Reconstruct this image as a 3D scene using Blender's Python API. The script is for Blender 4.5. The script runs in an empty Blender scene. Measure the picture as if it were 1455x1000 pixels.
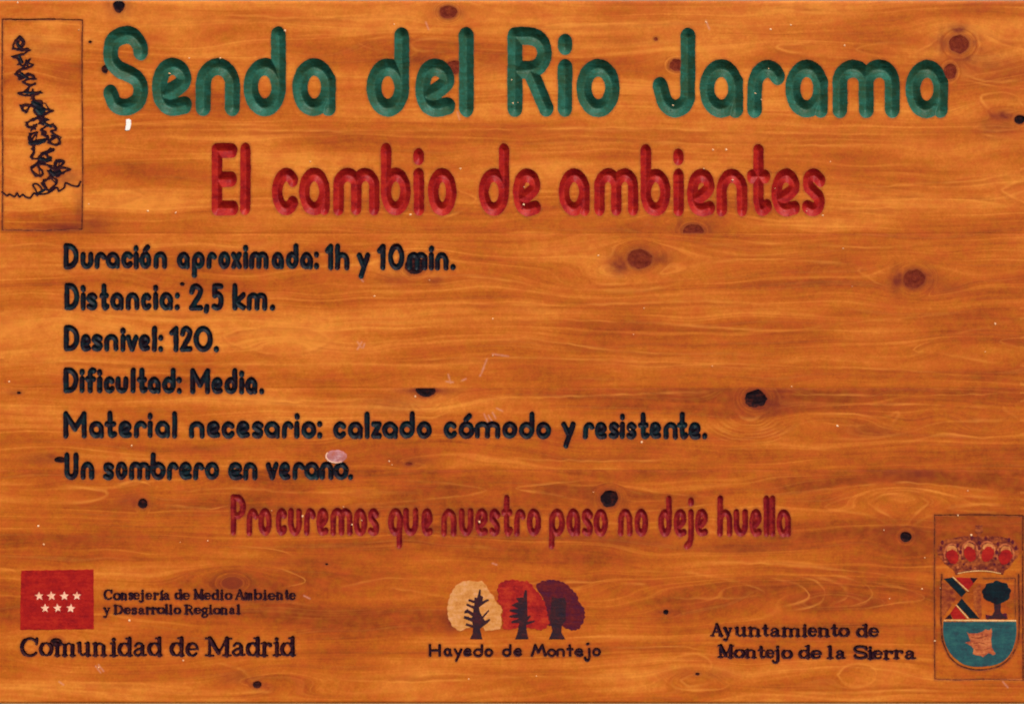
import bpy, bmesh, math, random
import numpy as np

# ------------------------------------------------------------------ camera, sky, sun, exposure
S = bpy.context.scene
COL = S.collection
MM = 0.001            # one unit of the drawing below is one millimetre of board
W, H = 1455.0, 1000.0
ZC = 1.55             # height of the board's centre above the ground


def P(x, y, d=0.0):
    """board drawing (mm from the upper left, depth into the board) -> world"""
    return ((x - W / 2) * MM, d * MM, ZC + (H / 2 - y) * MM)


cam_d = bpy.data.cameras.new('camera')
cam = bpy.data.objects.new('camera', cam_d)
COL.objects.link(cam)
cam.location = (0, -3.2, ZC)
cam.rotation_euler = (math.radians(90), 0, 0)
cam_d.sensor_width = 36
cam_d.lens = 36 * 3.2 / 1.455
cam_d.clip_end = 200
cam_d.dof.use_dof = True            # a hand-held close-up, focused a little short of the board
cam_d.dof.focus_distance = 3.0
cam_d.dof.aperture_fstop = 2.7
S.camera = cam

SUN_EL, SUN_AZ = 46.0, 24.0       # above the horizon; to the right of the viewer's back
world = bpy.data.worlds.new('World')
S.world = world
world.use_nodes = True
wn = world.node_tree
bg = wn.nodes['Background']
sky = wn.nodes.new('ShaderNodeTexSky')
sky.sky_type = 'NISHITA'
sky.sun_disc = False
sky.sun_elevation = math.radians(SUN_EL)
sky.sun_rotation = math.radians(180 - SUN_AZ)
sky.air_density = 1.0
sky.dust_density = 2.5
wn.links.new(sky.outputs[0], bg.inputs[0])
bg.inputs[1].default_value = 0.11
sd = bpy.data.lights.new('sun', 'SUN')
sd.energy = 3.5
sd.angle = math.radians(0.5)
sd.color = (1.0, 0.94, 0.85)
sun = bpy.data.objects.new('sun', sd)
COL.objects.link(sun)
el, az = math.radians(SUN_EL), math.radians(SUN_AZ)
from mathutils import Vector
to_sun = Vector((math.cos(el) * math.sin(az), -math.cos(el) * math.cos(az), math.sin(el)))
sun.rotation_euler = to_sun.to_track_quat('Z', 'Y').to_euler()
sun.location = to_sun * 5
S.view_settings.view_transform = 'Standard'
S.view_settings.look = 'None'
S.view_settings.exposure = -0.02
S.view_settings.gamma = 1.0
S.view_settings.use_curve_mapping = False

rng = np.random.RandomState(7)
random.seed(7)


# ------------------------------------------------------------------ smooth value noise for numpy
def vnoise(x, y, seed, oct=1):
    out = 0.0
    amp, tot = 1.0, 0.0
    for o in range(oct):
        xi, yi = np.floor(x).astype(np.int64), np.floor(y).astype(np.int64)
        fx, fy = x - xi, y - yi
        fx = fx * fx * (3 - 2 * fx)
        fy = fy * fy * (3 - 2 * fy)

        def h(a, b):
            n = (a * 374761393 + b * 668265263 + (seed + o * 17) * 2147483) & 0x7fffffff
            n = ((n ^ (n >> 13)) * 1274126177) & 0x7fffffff
            return ((n ^ (n >> 16)) & 0xffff) / 65535.0
        v = (h(xi, yi) * (1 - fx) + h(xi + 1, yi) * fx) * (1 - fy) + (h(xi, yi + 1) * (1 - fx) + h(xi + 1, yi + 1) * fx) * fy
        out = out + amp * (v * 2 - 1)
        tot += amp
        amp *= 0.5
        x, y = x * 2.03 + 11.3, y * 2.03 + 5.7
    return out / tot


# ------------------------------------------------------------------ materials
class NT:
    def __init__(self, name):
        self.m = bpy.data.materials.new(name)
        self.m.use_nodes = True
        self.t = self.m.node_tree
        self.b = self.t.nodes['Principled BSDF']

    def n(self, kind, **kw):
        nd = self.t.nodes.new(kind)
        for k, v in kw.items():
            if k.startswith('i_'):
                nd.inputs[k[2:].replace('_', ' ')].default_value = v
            else:
                setattr(nd, k, v)
        return nd

    def l(self, a, b):
        self.t.links.new(a, b)

    def math(self, op, a, b=None, c=None, clamp=False):
        nd = self.t.nodes.new('ShaderNodeMath')
        nd.operation = op
        nd.use_clamp = clamp
        for i, v in enumerate((a, b, c)):
            if v is None:
                continue
            if isinstance(v, (int, float)):
                nd.inputs[i].default_value = v
            else:
                self.l(v, nd.inputs[i])
        return nd.outputs[0]

    def vec(self, x, y, z=0.0):
        nd = self.t.nodes.new('ShaderNodeCombineXYZ')
        for i, v in enumerate((x, y, z)):
            if isinstance(v, (int, float)):
                nd.inputs[i].default_value = v
            else:
                self.l(v, nd.inputs[i])
        return nd.outputs[0]

    def noise(self, vec, scale, detail=2.0, rough=0.5, dist=0.0):
        nd = self.n('ShaderNodeTexNoise')
        nd.inputs['Scale'].default_value = scale
        nd.inputs['Detail'].default_value = detail
        nd.inputs['Roughness'].default_value = rough
        nd.inputs['Distortion'].default_value = dist
        self.l(vec, nd.inputs['Vector'])
        return nd.outputs['Fac']

    def mix(self, fac, a, b, mode='MIX'):
        nd = self.t.nodes.new('ShaderNodeMix')
        nd.data_type = 'RGBA'
        nd.blend_type = mode
        for s, v in ((nd.inputs[0], fac), (nd.inputs[6], a), (nd.inputs[7], b)):
            if isinstance(v, (int, float)):
                s.default_value = v
            elif isinstance(v, tuple):
                s.default_value = (v[0], v[1], v[2], 1)
            else:
                self.l(v, s)
        return nd.outputs[2]

    def ramp(self, fac, stops):
        nd = self.t.nodes.new('ShaderNodeValToRGB')
        r = nd.color_ramp
        while len(r.elements) < len(stops):
            r.elements.new(0.5)
        for e, (p, c) in zip(r.elements, stops):
            e.position = p
            e.color = (c[0], c[1], c[2], 1) if isinstance(c, tuple) else (c, c, c, 1)
        self.l(fac, nd.inputs[0])
        return nd.outputs[0]

    def bump(self, h, strength, dist=0.001):
        nd = self.t.nodes.new('ShaderNodeBump')
        nd.inputs['Strength'].default_value = strength
        nd.inputs['Distance'].default_value = dist
        self.l(h, nd.inputs['Height'])
        self.l(nd.outputs[0], self.b.inputs['Normal'])


def attr(N, name):
    a = N.t.nodes.new('ShaderNodeAttribute')
    a.attribute_name = name
    return a.outputs['Fac']


def grain_nodes(N):
    """streaks that follow the growth-ring coordinate stored on the mesh"""
    geo = N.n('ShaderNodeNewGeometry')
    sep = N.n('ShaderNodeSeparateXYZ')
    N.l(geo.outputs['Position'], sep.inputs[0])
    ring = attr(N, 'ring')                                     # in mm across the growth rings
    x = sep.outputs[0]
    broad = N.noise(N.vec(N.math('MULTIPLY', x, 1.3), N.math('MULTIPLY', ring, 0.022), 3.0), 1.0, 3.0, 0.55)
    lines = N.noise(N.vec(N.math('MULTIPLY', x, 1.6), N.math('MULTIPLY', ring, 0.13), 7.0), 1.0, 2.5, 0.6)
    fine = N.noise(N.vec(N.math('MULTIPLY', x, 14.0), N.math('MULTIPLY', ring, 0.55), 1.0), 1.0, 3.0, 0.6)
    spot = N.noise(geo.outputs['Position'], 120.0, 4.0, 0.65)
    spot2 = N.noise(geo.outputs['Position'], 330.0, 2.0, 0.6)
    patch = N.noise(N.vec(N.math('MULTIPLY', x, 5.0), N.math('MULTIPLY', sep.outputs[2], 16.0), 0.0), 1.0, 3.0, 0.55)
    return broad, lines, fine, spot, spot2, patch, geo


def geo_x(N, geo):
    sp_ = N.n('ShaderNodeSeparateXYZ')
    N.l(geo.outputs['Position'], sp_.inputs[0])
    return sp_.outputs[0]


def sep_z(N, geo):
    sp_ = N.n('ShaderNodeSeparateXYZ')
    N.l(geo.outputs['Position'], sp_.inputs[0])
    return sp_.outputs[2]


def wood_material():
    N = NT('varnished_pine')
    broad, lines, fine, spot, spot2, patch, geo = grain_nodes(N)
    tone, halo, pale = attr(N, 'tone'), attr(N, 'halo'), attr(N, 'pale')
    # position between earlywood (0) and latewood (1)
    f = N.math('MULTIPLY_ADD', N.math('SUBTRACT', lines, 0.5), 0.95, 0.46)
    f = N.math('MULTIPLY_ADD', N.math('SUBTRACT', broad, 0.5), 1.5, f)
    f = N.math('MULTIPLY_ADD', N.math('SUBTRACT', fine, 0.5), 0.26, f)
    f = N.math('MULTIPLY_ADD', N.math('SUBTRACT', patch, 0.5), 1.35, f)
    f = N.math('MULTIPLY_ADD', N.math('SUBTRACT', spot, 0.5), 0.50, f)
    f = N.math('MULTIPLY_ADD', N.math('SUBTRACT', spot2, 0.5), 0.45, f)
    f = N.math('ADD', f, tone)
    col = N.ramp(f, [(0.0, (0.78, 0.250, 0.034)), (0.28, (0.64, 0.170, 0.020)), (0.5, (0.510, 0.116, 0.010)),
                     (0.75, (0.385, 0.073, 0.008)), (1.0, (0.26, 0.044, 0.007))])
    hue = N.noise(geo.outputs['Position'], 75.0, 3.0, 0.6)
    col = N.mix(N.math('MULTIPLY_ADD', hue, 1.3, -0.575, clamp=True), col, (0.44, 0.155, 0.008))
    hue2 = N.noise(N.vec(sep_z(N, geo), N.math('MULTIPLY', geo_x(N, geo), 0.6), 5.0), 48.0, 3.0, 0.6)
    col = N.mix(N.math('MULTIPLY_ADD', hue2, 1.5, -0.62, clamp=True), col, (0.56, 0.085, 0.016))
    # thin light streaks beside the latewood
    streak = N.ramp(lines, [(0.0, 0.0), (0.30, 0.0), (0.345, 1.0), (0.39, 0.0), (0.60, 0.0), (0.635, 0.8), (0.67, 0.0)])
    col = N.mix(N.math('MULTIPLY', streak, 0.16), col, (0.86, 0.31, 0.05))
    dk = N.ramp(lines, [(0.0, 0.0), (0.40, 0.0), (0.43, 1.0), (0.46, 0.0), (0.68, 0.0), (0.71, 1.0), (0.75, 0.0)])
    col = N.mix(N.math('MULTIPLY', dk, 0.12), col, (0.26, 0.05, 0.009))
    fg = attr(N, 'figure')
    col = N.mix(N.math('MULTIPLY', fg, 0.38, clamp=True), col, (0.86, 0.31, 0.050))
    col = N.mix(N.math('MULTIPLY', fg, -0.46, clamp=True), col, (0.31, 0.056, 0.008))
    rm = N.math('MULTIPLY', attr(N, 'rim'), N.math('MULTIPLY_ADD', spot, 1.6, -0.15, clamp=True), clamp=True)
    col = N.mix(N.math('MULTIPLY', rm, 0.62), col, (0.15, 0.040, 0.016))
    hl = N.math('MULTIPLY', halo, N.math('MULTIPLY_ADD', fine, 0.9, 0.55), clamp=True)
    col = N.mix(hl, col, (0.19, 0.026, 0.012))
    pl = N.math('MULTIPLY', pale, N.math('MULTIPLY_ADD', spot2, 2.4, -0.45, clamp=True), clamp=True)
    col = N.mix(N.math('MULTIPLY', pl, 0.6), col, (0.72, 0.33, 0.24))
    N.l(col, N.b.inputs['Base Color'])
    N.b.inputs['Roughness'].default_value = 0.48
    N.b.inputs['Specular IOR Level'].default_value = 0.09
    hgt = N.math('MULTIPLY_ADD', lines, 0.6, N.math('MULTIPLY_ADD', fine, 0.5, N.math('MULTIPLY', spot, 0.35)))
    N.bump(hgt, 0.20, 0.0012)
    return N.m


def paint_material(name, c_main, c_dark, c_light, rough=0.5, grain=0.35, spec=0.3, wood_show=0.0):
    N = NT(name)
    geo = N.n('ShaderNodeNewGeometry')
    sep = N.n('ShaderNodeSeparateXYZ')
    N.l(geo.outputs['Position'], sep.inputs[0])
    streak = N.noise(N.vec(N.math('MULTIPLY', sep.outputs[0], 30.0), N.math('MULTIPLY', sep.outputs[2], 190.0), sep.outputs[1]), 1.0, 3.0, 0.6)
    blot = N.noise(geo.outputs['Position'], 62.0, 4.0, 0.6)
    dots = N.noise(geo.outputs['Position'], 260.0, 3.0, 0.65)
    a = N.math('MULTIPLY_ADD', N.math('SUBTRACT', streak, 0.5), 1.2, 0.5)
    a = N.math('MULTIPLY_ADD', N.math('SUBTRACT', blot, 0.5), 2.1, a)
    a = N.math('MULTIPLY_ADD', N.math('SUBTRACT', dots, 0.5), 1.1, a)
    col = N.ramp(a, [(0.05, c_dark), (0.5, c_main), (0.95, c_light)])
    if wood_show > 0:
        w = N.ramp(dots, [(0.0, 0.0), (0.60, 0.0), (0.72, 1.0)])
        col = N.mix(N.math('MULTIPLY', w, wood_show), col, (0.45, 0.10, 0.02))
    N.l(col, N.b.inputs['Base Color'])
    N.b.inputs['Roughness'].default_value = rough
    N.b.inputs['Specular IOR Level'].default_value = spec * .45
    N.bump(N.math('ADD', streak, dots), grain, 0.0012)
    return N.m


MAT = {
    'wood': wood_material(),
    'green': paint_material('green_paint', (0.022, 0.090, 0.054), (0.028, 0.068, 0.032), (0.025, 0.132, 0.092), 0.42, 0.5),
    'red': paint_material('red_paint', (0.330, 0.010, 0.008), (0.22, 0.005, 0.007), (0.42, 0.020, 0.009), 0.45, 0.4),
    'maroon': paint_material('dark_red_paint', (0.215, 0.008, 0.009), (0.15, 0.004, 0.011), (0.29, 0.018, 0.011), 0.5, 0.35, 0.3, 0.35),
    'black': paint_material('blue_black_paint', (0.006, 0.008, 0.014), (0.014, 0.003, 0.007), (0.005, 0.020, 0.024), 0.5, 0.35, 0.25),
    'burn': paint_material('burnt_lettering', (0.022, 0.004, 0.009), (0.010, 0.003, 0.010), (0.045, 0.008, 0.008), 0.6, 0.3, 0.2, 0.15),
    'scorch': paint_material('scorched_line', (0.13, 0.024, 0.011), (0.06, 0.012, 0.009), (0.30, 0.065, 0.014), 0.6, 0.3, 0.2, 0.6),
    'flag_red': paint_material('flag_red_paint', (0.36, 0.010, 0.008), (0.25, 0.006, 0.008), (0.44, 0.020, 0.010), 0.5, 0.35, 0.25),
    'star': paint_material('pale_star_paint', (0.95, 0.52, 0.34), (0.8, 0.34, 0.18), (0.97, 0.66, 0.46), 0.55, 0.2),
    'cream': paint_material('cream_paint', (0.66, 0.265, 0.066), (0.53, 0.18, 0.035), (0.74, 0.33, 0.14), 0.55, 0.3),
    'cream_line': paint_material('pale_cream_line', (0.80, 0.45, 0.17), (0.6, 0.26, 0.08), (0.85, 0.5, 0.25), 0.55, 0.2),
    'crown_red': paint_material('leaf_red_paint', (0.37, 0.014, 0.010), (0.24, 0.008, 0.010), (0.47, 0.035, 0.012), 0.5, 0.35),
    'crown_dark': paint_material('purple_brown_paint', (0.095, 0.008, 0.016), (0.065, 0.007, 0.028), (0.15, 0.012, 0.012), 0.5, 0.35),
    'trunk': paint_material('dark_trunk_paint', (0.036, 0.012, 0.016), (0.022, 0.012, 0.022), (0.07, 0.012, 0.016), 0.5, 0.35),
    'teal': paint_material('teal_paint', (0.019, 0.080, 0.088), (0.022, 0.050, 0.062), (0.030, 0.115, 0.105), 0.5, 0.3),
    'night': paint_material('blue_green_black_paint', (0.003, 0.009, 0.014), (0.006, 0.003, 0.008), (0.004, 0.018, 0.024), 0.5, 0.3),
    'crest_brown': paint_material('crest_brown_stain', (0.20, 0.032, 0.014), (0.085, 0.009, 0.011), (0.43, 0.095, 0.018), 0.55, 0.35, 0.2, 0.7),
    'crest_stain': paint_material('crest_light_stain', (0.30, 0.055, 0.013), (0.18, 0.022, 0.011), (0.48, 0.115, 0.018), 0.55, 0.35, 0.25),
    'gold': paint_material('dull_gold_paint', (0.60, 0.205, 0.050), (0.42, 0.11, 0.03), (0.68, 0.27, 0.09), 0.55, 0.3),
    'rust': paint_material('rust_wood', (0.46, 0.105, 0.035), (0.25, 0.035, 0.02), (0.62, 0.19, 0.06), 0.55, 0.35, 0.25),
    'knot_black': paint_material('black_knot', (0.016, 0.007, 0.009), (0.007, 0.005, 0.008), (0.075, 0.014, 0.010), 0.6, 0.5, 0.05),
    'chip': paint_material('white_chip', (0.9, 0.86, 0.78), (0.85, 0.78, 0.66), (0.93, 0.91, 0.86), 0.5, 0.2),
    'smear': paint_material('pinkish_dried_drop', (0.46, 0.175, 0.175), (0.45, 0.115, 0.07), (0.62, 0.34, 0.33), 0.4, 0.3),
    'speck': paint_material('pale_speck', (0.93, 0.55, 0.28), (0.8, 0.36, 0.14), (0.95, 0.7, 0.45), 0.4, 0.1),
}


def knot_material():
    N = NT('red_brown_knot')
    geo = N.n('ShaderNodeNewGeometry')
    k = attr(N, 'ring')       # radial coordinate of the knot
    spot = N.noise(geo.outputs['Position'], 150.0, 4.0, 0.6)
    r = N.noise(N.vec(N.math('MULTIPLY', k, 1.0), 0.0, 0.0), 1.0, 2.0)
    f = N.math('MULTIPLY_ADD', N.math('SUBTRACT', spot, 0.5), 1.1, r)
    col = N.ramp(f, [(0.2, (0.11, 0.012, 0.008)), (0.5, (0.175, 0.024, 0.011)), (0.8, (0.27, 0.048, 0.014))])
    N.l(col, N.b.inputs['Base Color'])
    N.b.inputs['Roughness'].default_value = 0.45
    N.b.inputs['Specular IOR Level'].default_value = 0.03
    N.bump(N.math('ADD', spot, r), 0.4, 0.0012)
    return N.m


MAT['knot_red'] = knot_material()


def simple_material(name, c1, c2, scale, rough):
    N = NT(name)
    geo = N.n('ShaderNodeNewGeometry')
    f = N.noise(geo.outputs['Position'], scale, 5.0, 0.6)
    N.l(N.ramp(f, [(0.25, c1), (0.75, c2)]), N.b.inputs['Base Color'])
    N.b.inputs['Roughness'].default_value = rough
    N.bump(f, 0.5, 0.003)
    return N.m


MAT['wall'] = simple_material('olive_grey_plaster', (0.28, 0.20, 0.12), (0.36, 0.26, 0.17), 22, 0.85)
MAT['rail'] = simple_material('cream_painted_wood', (0.42, 0.26, 0.13), (0.52, 0.33, 0.18), 30, 0.6)


# ------------------------------------------------------------------ wall behind and the sign's root
def make_mesh(name, verts, tris, mat, parent=None, smooth=True, attrs=None, quads=None):
    me = bpy.data.meshes.new(name)
    nt, nq = len(tris), (0 if quads is None else len(quads))
    me.vertices.add(len(verts))
    me.vertices.foreach_set('co', np.asarray(verts, dtype=np.float32).ravel())
    loops = np.asarray(tris, dtype=np.int32).ravel()
    starts = np.arange(nt, dtype=np.int32) * 3
    tot = np.full(nt, 3, dtype=np.int32)
    if nq:
        starts = np.concatenate([starts, nt * 3 + np.arange(nq, dtype=np.int32) * 4])
        tot = np.concatenate([tot, np.full(nq, 4, dtype=np.int32)])
        loops = np.concatenate([loops, np.asarray(quads, dtype=np.int32).ravel()])
    me.loops.add(len(loops))
    me.loops.foreach_set('vertex_index', loops)
    me.polygons.add(nt + nq)
    me.polygons.foreach_set('loop_start', starts)
    me.polygons.foreach_set('loop_total', tot)
    if smooth:
        me.polygons.foreach_set('use_smooth', np.ones(nt + nq, dtype=bool))
    me.update(calc_edges=True)
    me.validate()
    for k, v in (attrs or {}).items():
        a = me.attributes.new(k, 'FLOAT', 'POINT')
        a.data.foreach_set('value', np.asarray(v, dtype=np.float32))
    me.materials.append(mat)
    o = bpy.data.objects.new(name, me)
    COL.objects.link(o)
    if parent is not None:
        o.parent = parent
        o.matrix_parent_inverse = parent.matrix_world.inverted()
    return o


def box_object(name, lo, hi, mat, parent=None, bevel=0.0):
    bm = bmesh.new()
    bmesh.ops.create_cube(bm, size=1)
    for v in bm.verts:
        v.co = Vector([(lo[i] + hi[i]) / 2 + v.co[i] * (hi[i] - lo[i]) for i in range(3)])
    if bevel:
        bmesh.ops.bevel(bm, geom=bm.edges[:], offset=bevel, segments=2, affect='EDGES')
    me = bpy.data.meshes.new(name)
    bm.to_mesh(me)
    bm.free()
    me.materials.append(mat)
    o = bpy.data.objects.new(name, me)
    COL.objects.link(o)
    if parent:
        o.parent = parent
        o.matrix_parent_inverse = parent.matrix_world.inverted()
    return o


THICK = 28.0
wall = box_object('wall', (-3, 0.030, -0.3), (3, 0.20, 4.0), MAT['wall'])
wall['kind'] = 'structure'
rail = box_object('wooden_rail', P(-160, 1034, 1.2)[:1] + (0.0012,) + (P(0, 1034)[2],),
                  (P(1615, 0)[0], 0.0295, P(0, 998.9)[2]), MAT['rail'], bevel=0.0006)
rail['label'] = 'thin cream painted wooden rail running along under the lower edge of the carved board'
rail['category'] = 'rail'

X0, X1 = -36, 1491            # the board goes on a little past both sides of the picture
Y0, Y1 = 1.6, 997.6
root = bpy.data.objects.new('wooden_sign', None)
COL.objects.link(root)
root.location = P(W / 2, Y1)
root['label'] = 'varnished orange pine trail board with carved green, red and black lettering and painted emblems'
root['category'] = 'sign'
bpy.context.view_layer.update()


# ------------------------------------------------------------------ glyphs as cutter paths
def arc(cx, cy, rx, ry, a0, a1, n=None):
    if n is None:
        n = max(4, int(abs(a1 - a0) / 15))
    t = np.radians(np.linspace(a0, a1, n + 1))
    return [(cx + rx * math.cos(q), cy + ry * math.sin(q)) for q in t]


def cat(pts, n=5):
    p = [np.array(q, float) for q in pts]
    p = [2 * p[0] - p[1]] + p + [2 * p[-1] - p[-2]]
    out = []
    for i in range(1, len(p) - 2):
        for k in range(n):
            t = k / n
            a, b, c, d = p[i - 1], p[i], p[i + 1], p[i + 2]
            out.append(tuple(0.5 * ((2 * b) + (-a + c) * t + (2 * a - 5 * b + 4 * c - d) * t * t + (-a + 3 * b - 3 * c + d) * t ** 3)))
    out.append(tuple(p[-2]))
    return out


E = lambda: arc(.5, .5, .5, .5, 0, 360, 28)
SANS = {
    'a': [E(), [(1, .66), (1, 0)]],
    'b': [E(), [(0, 2), (0, .5)]],
    'c': [arc(.54, .5, .54, .5, 42, 318)],
    'd': [E(), [(1, 2), (1, .5)]],
    'e': [cat([(.14, .30), (.5, .40), (.86, .56), (.98, .70), (.84, .91), (.5, 1), (.15, .87), (0, .5), (.13, .15), (.48, 0), (1, .05)])],
    'f': [cat([(1, 1.95), (.7, 2), (.45, 1.8), (.4, 1.4), (.4, 0)]), [(0, 1.02), (.9, 1.02)]],
    'h': [[(0, 2), (0, 0)], [(0, .5)] + arc(.5, .55, .5, .45, 180, 0) + [(1, 0)]],
    'i': [[(.5, 1), (.5, 0)], [(.5, 1.68), (.5, 1.80)]],
    'j': [[(1, 1), (1, -.35), (.7, -.8), (.15, -1)], [(1, 1.72), (1, 1.86)]],
    'k': [[(0, 2), (0, 0)], [(1, 1), (.12, .42), (1, 0)]],
    'l': [[(.5, 2), (.5, 0)]],
    'm': [[(0, 0)] + arc(.25, .65, .25, .35, 180, 0) + [(.5, 0)], arc(.75, .65, .25, .35, 180, 0) + [(1, 0)]],
    'n': [[(0, 0)] + arc(.5, .55, .5, .45, 180, 0) + [(1, 0)]],
    'o': [E()],
    'p': [E(), [(0, .5), (0, -1)]],
    'q': [E(), [(.9, .5), (.9, -1)]],
    'r': [[(0, 0)] + arc(.58, .5, .58, .5, 180, 38)],
    's': [cat([(.97, .86), (.55, 1), (.14, .92), (.08, .70), (.5, .52), (.9, .33), (.85, .08), (.45, 0), (.03, .08)])],
    't': [[(.42, 2), (.42, .35)] + cat([(.42, .35), (.5, .1), (.7, 0), (1, .10)]), [(0, .97), (.88, .97)]],
    'u': [[(0, 1)] + arc(.5, .45, .5, .45, 180, 360) + [(1, 1)]],
    'v': [[(0, 1), (.5, 0), (1, 1)]],
    'x': [[(0, 1), (1, 0)], [(1, 1), (0, 0)]],
    'y': [[(0, 1), (.5, .15)], [(1, 1), (.22, -1)]],
    'z': [[(0, 1), (1, 1), (0, 0), (1, 0)]],
    'ó': [E(), [(.45, 1.45), (.8, 1.85)]],
    'D': [[(0, 2), (.3, 2)] + arc(.3, 1, .7, 1, 90, -90) + [(0, 0), (0, 2)]],
    'E': [[(0, 2), (0, 0)], ([(.03, 1.98), (.92, 1.98)], 1.08), ([(.1, 1.0), (.86, 1.0)], 1.14), ([(.06, .02), (.97, .02)], 1.08)],
    'J': [[(1, 2), (1, .3)] + cat([(1, .3), (.86, .10), (.52, 0), (.2, .2), (.03, .63)])],
    'M': [[(0, 0), (0, 2), (.5, .62), (1, 2), (1, 0)]],
    'P': [[(0, 0), (0, 2), (.4, 2)] + arc(.4, 1.47, .6, .53, 90, -90) + [(0, .94)]],
    'R': [[(0, 0), (0, 2), (.45, 2)] + arc(.45, 1.53, .5, .47, 90, -90) + [(0, 1.06)], [(.5, 1.02), (1, 0)]],
    'S': [cat([(1, 1.53), (.97, 1.72), (.73, 1.96), (.42, 1.99), (.12, 1.86), (.0, 1.6), (.04, 1.28), (.26, 1.06), (.56, .94), (.88, .78), (1, .5),
               (.9, .17), (.52, 0), (.16, .09), (0, .38)])],
    'U': [[(0, 2), (0, .55)] + arc(.5, .55, .5, .55, 180, 360) + [(1, 2)]],
    '0': [arc(.5, 1, .5, 1, 0, 360, 28)],
    '1': [[(0, 1.62), (1, 2), (1, 0)]],
    '2': [cat([(.03, 1.5), (.18, 1.88), (.55, 2), (.96, 1.7), (.85, 1.2), (.4, .55), (0, 0)]), [(0, 0), (1, 0)]],
    '5': [[(1, 2), (.12, 2), (.08, 1.2)], cat([(.08, 1.15), (.5, 1.28), (.92, 1.05), (1, .6), (.82, .15), (.42, 0), (0, .12)])],
    '.': [[(.5, 0.03), (.5, 0)]],
    ':': [[(.5, .03), (.5, 0)], [(.5, 1), (.5, .97)]],
    ',': [[(.8, .05), (.25, -.45)]],
}
HAND = dict(SANS)
HAND.update({
    'H': [[(.04, 2), (.06, 0)], [(.92, 2), (.9, 0)], [(.06, .95), (.9, 1.05)]],
    'M': [[(0, 0), (.26, 2), (.48, .55), (.78, 2), (1, 0)]],
    'a': [arc(.42, .5, .42, .5, 0, 360, 24), [(.85, .9), (.82, .2), (1, 0)]],
    't': [[(.5, 1.9), (.55, 0)], [(0, 1), (1, 1.05)]],
    'j': [[(.9, 1), (.95, -.3)] + cat([(.95, -.3), (.7, -.95), (.3, -.95), (0, -.5)]), [(.55, 1.85), (.72, 1.95)]],
    'e': [cat([(.08, .48), (.5, .52), (.92, .62), (.8, .92), (.45, 1), (.1, .75), (0, .42), (.2, .08), (.6, 0), (1, .16)])],
})
T, h = 1.3, .68


def osf(cx=.5, rx=.5):
    return [(arc(cx, .5, rx, .5, 0, 360, 24), .75), (arc(cx, .5, rx, .5, 130, 230), T), (arc(cx, .5, rx, .5, -50, 50), T)]


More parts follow.
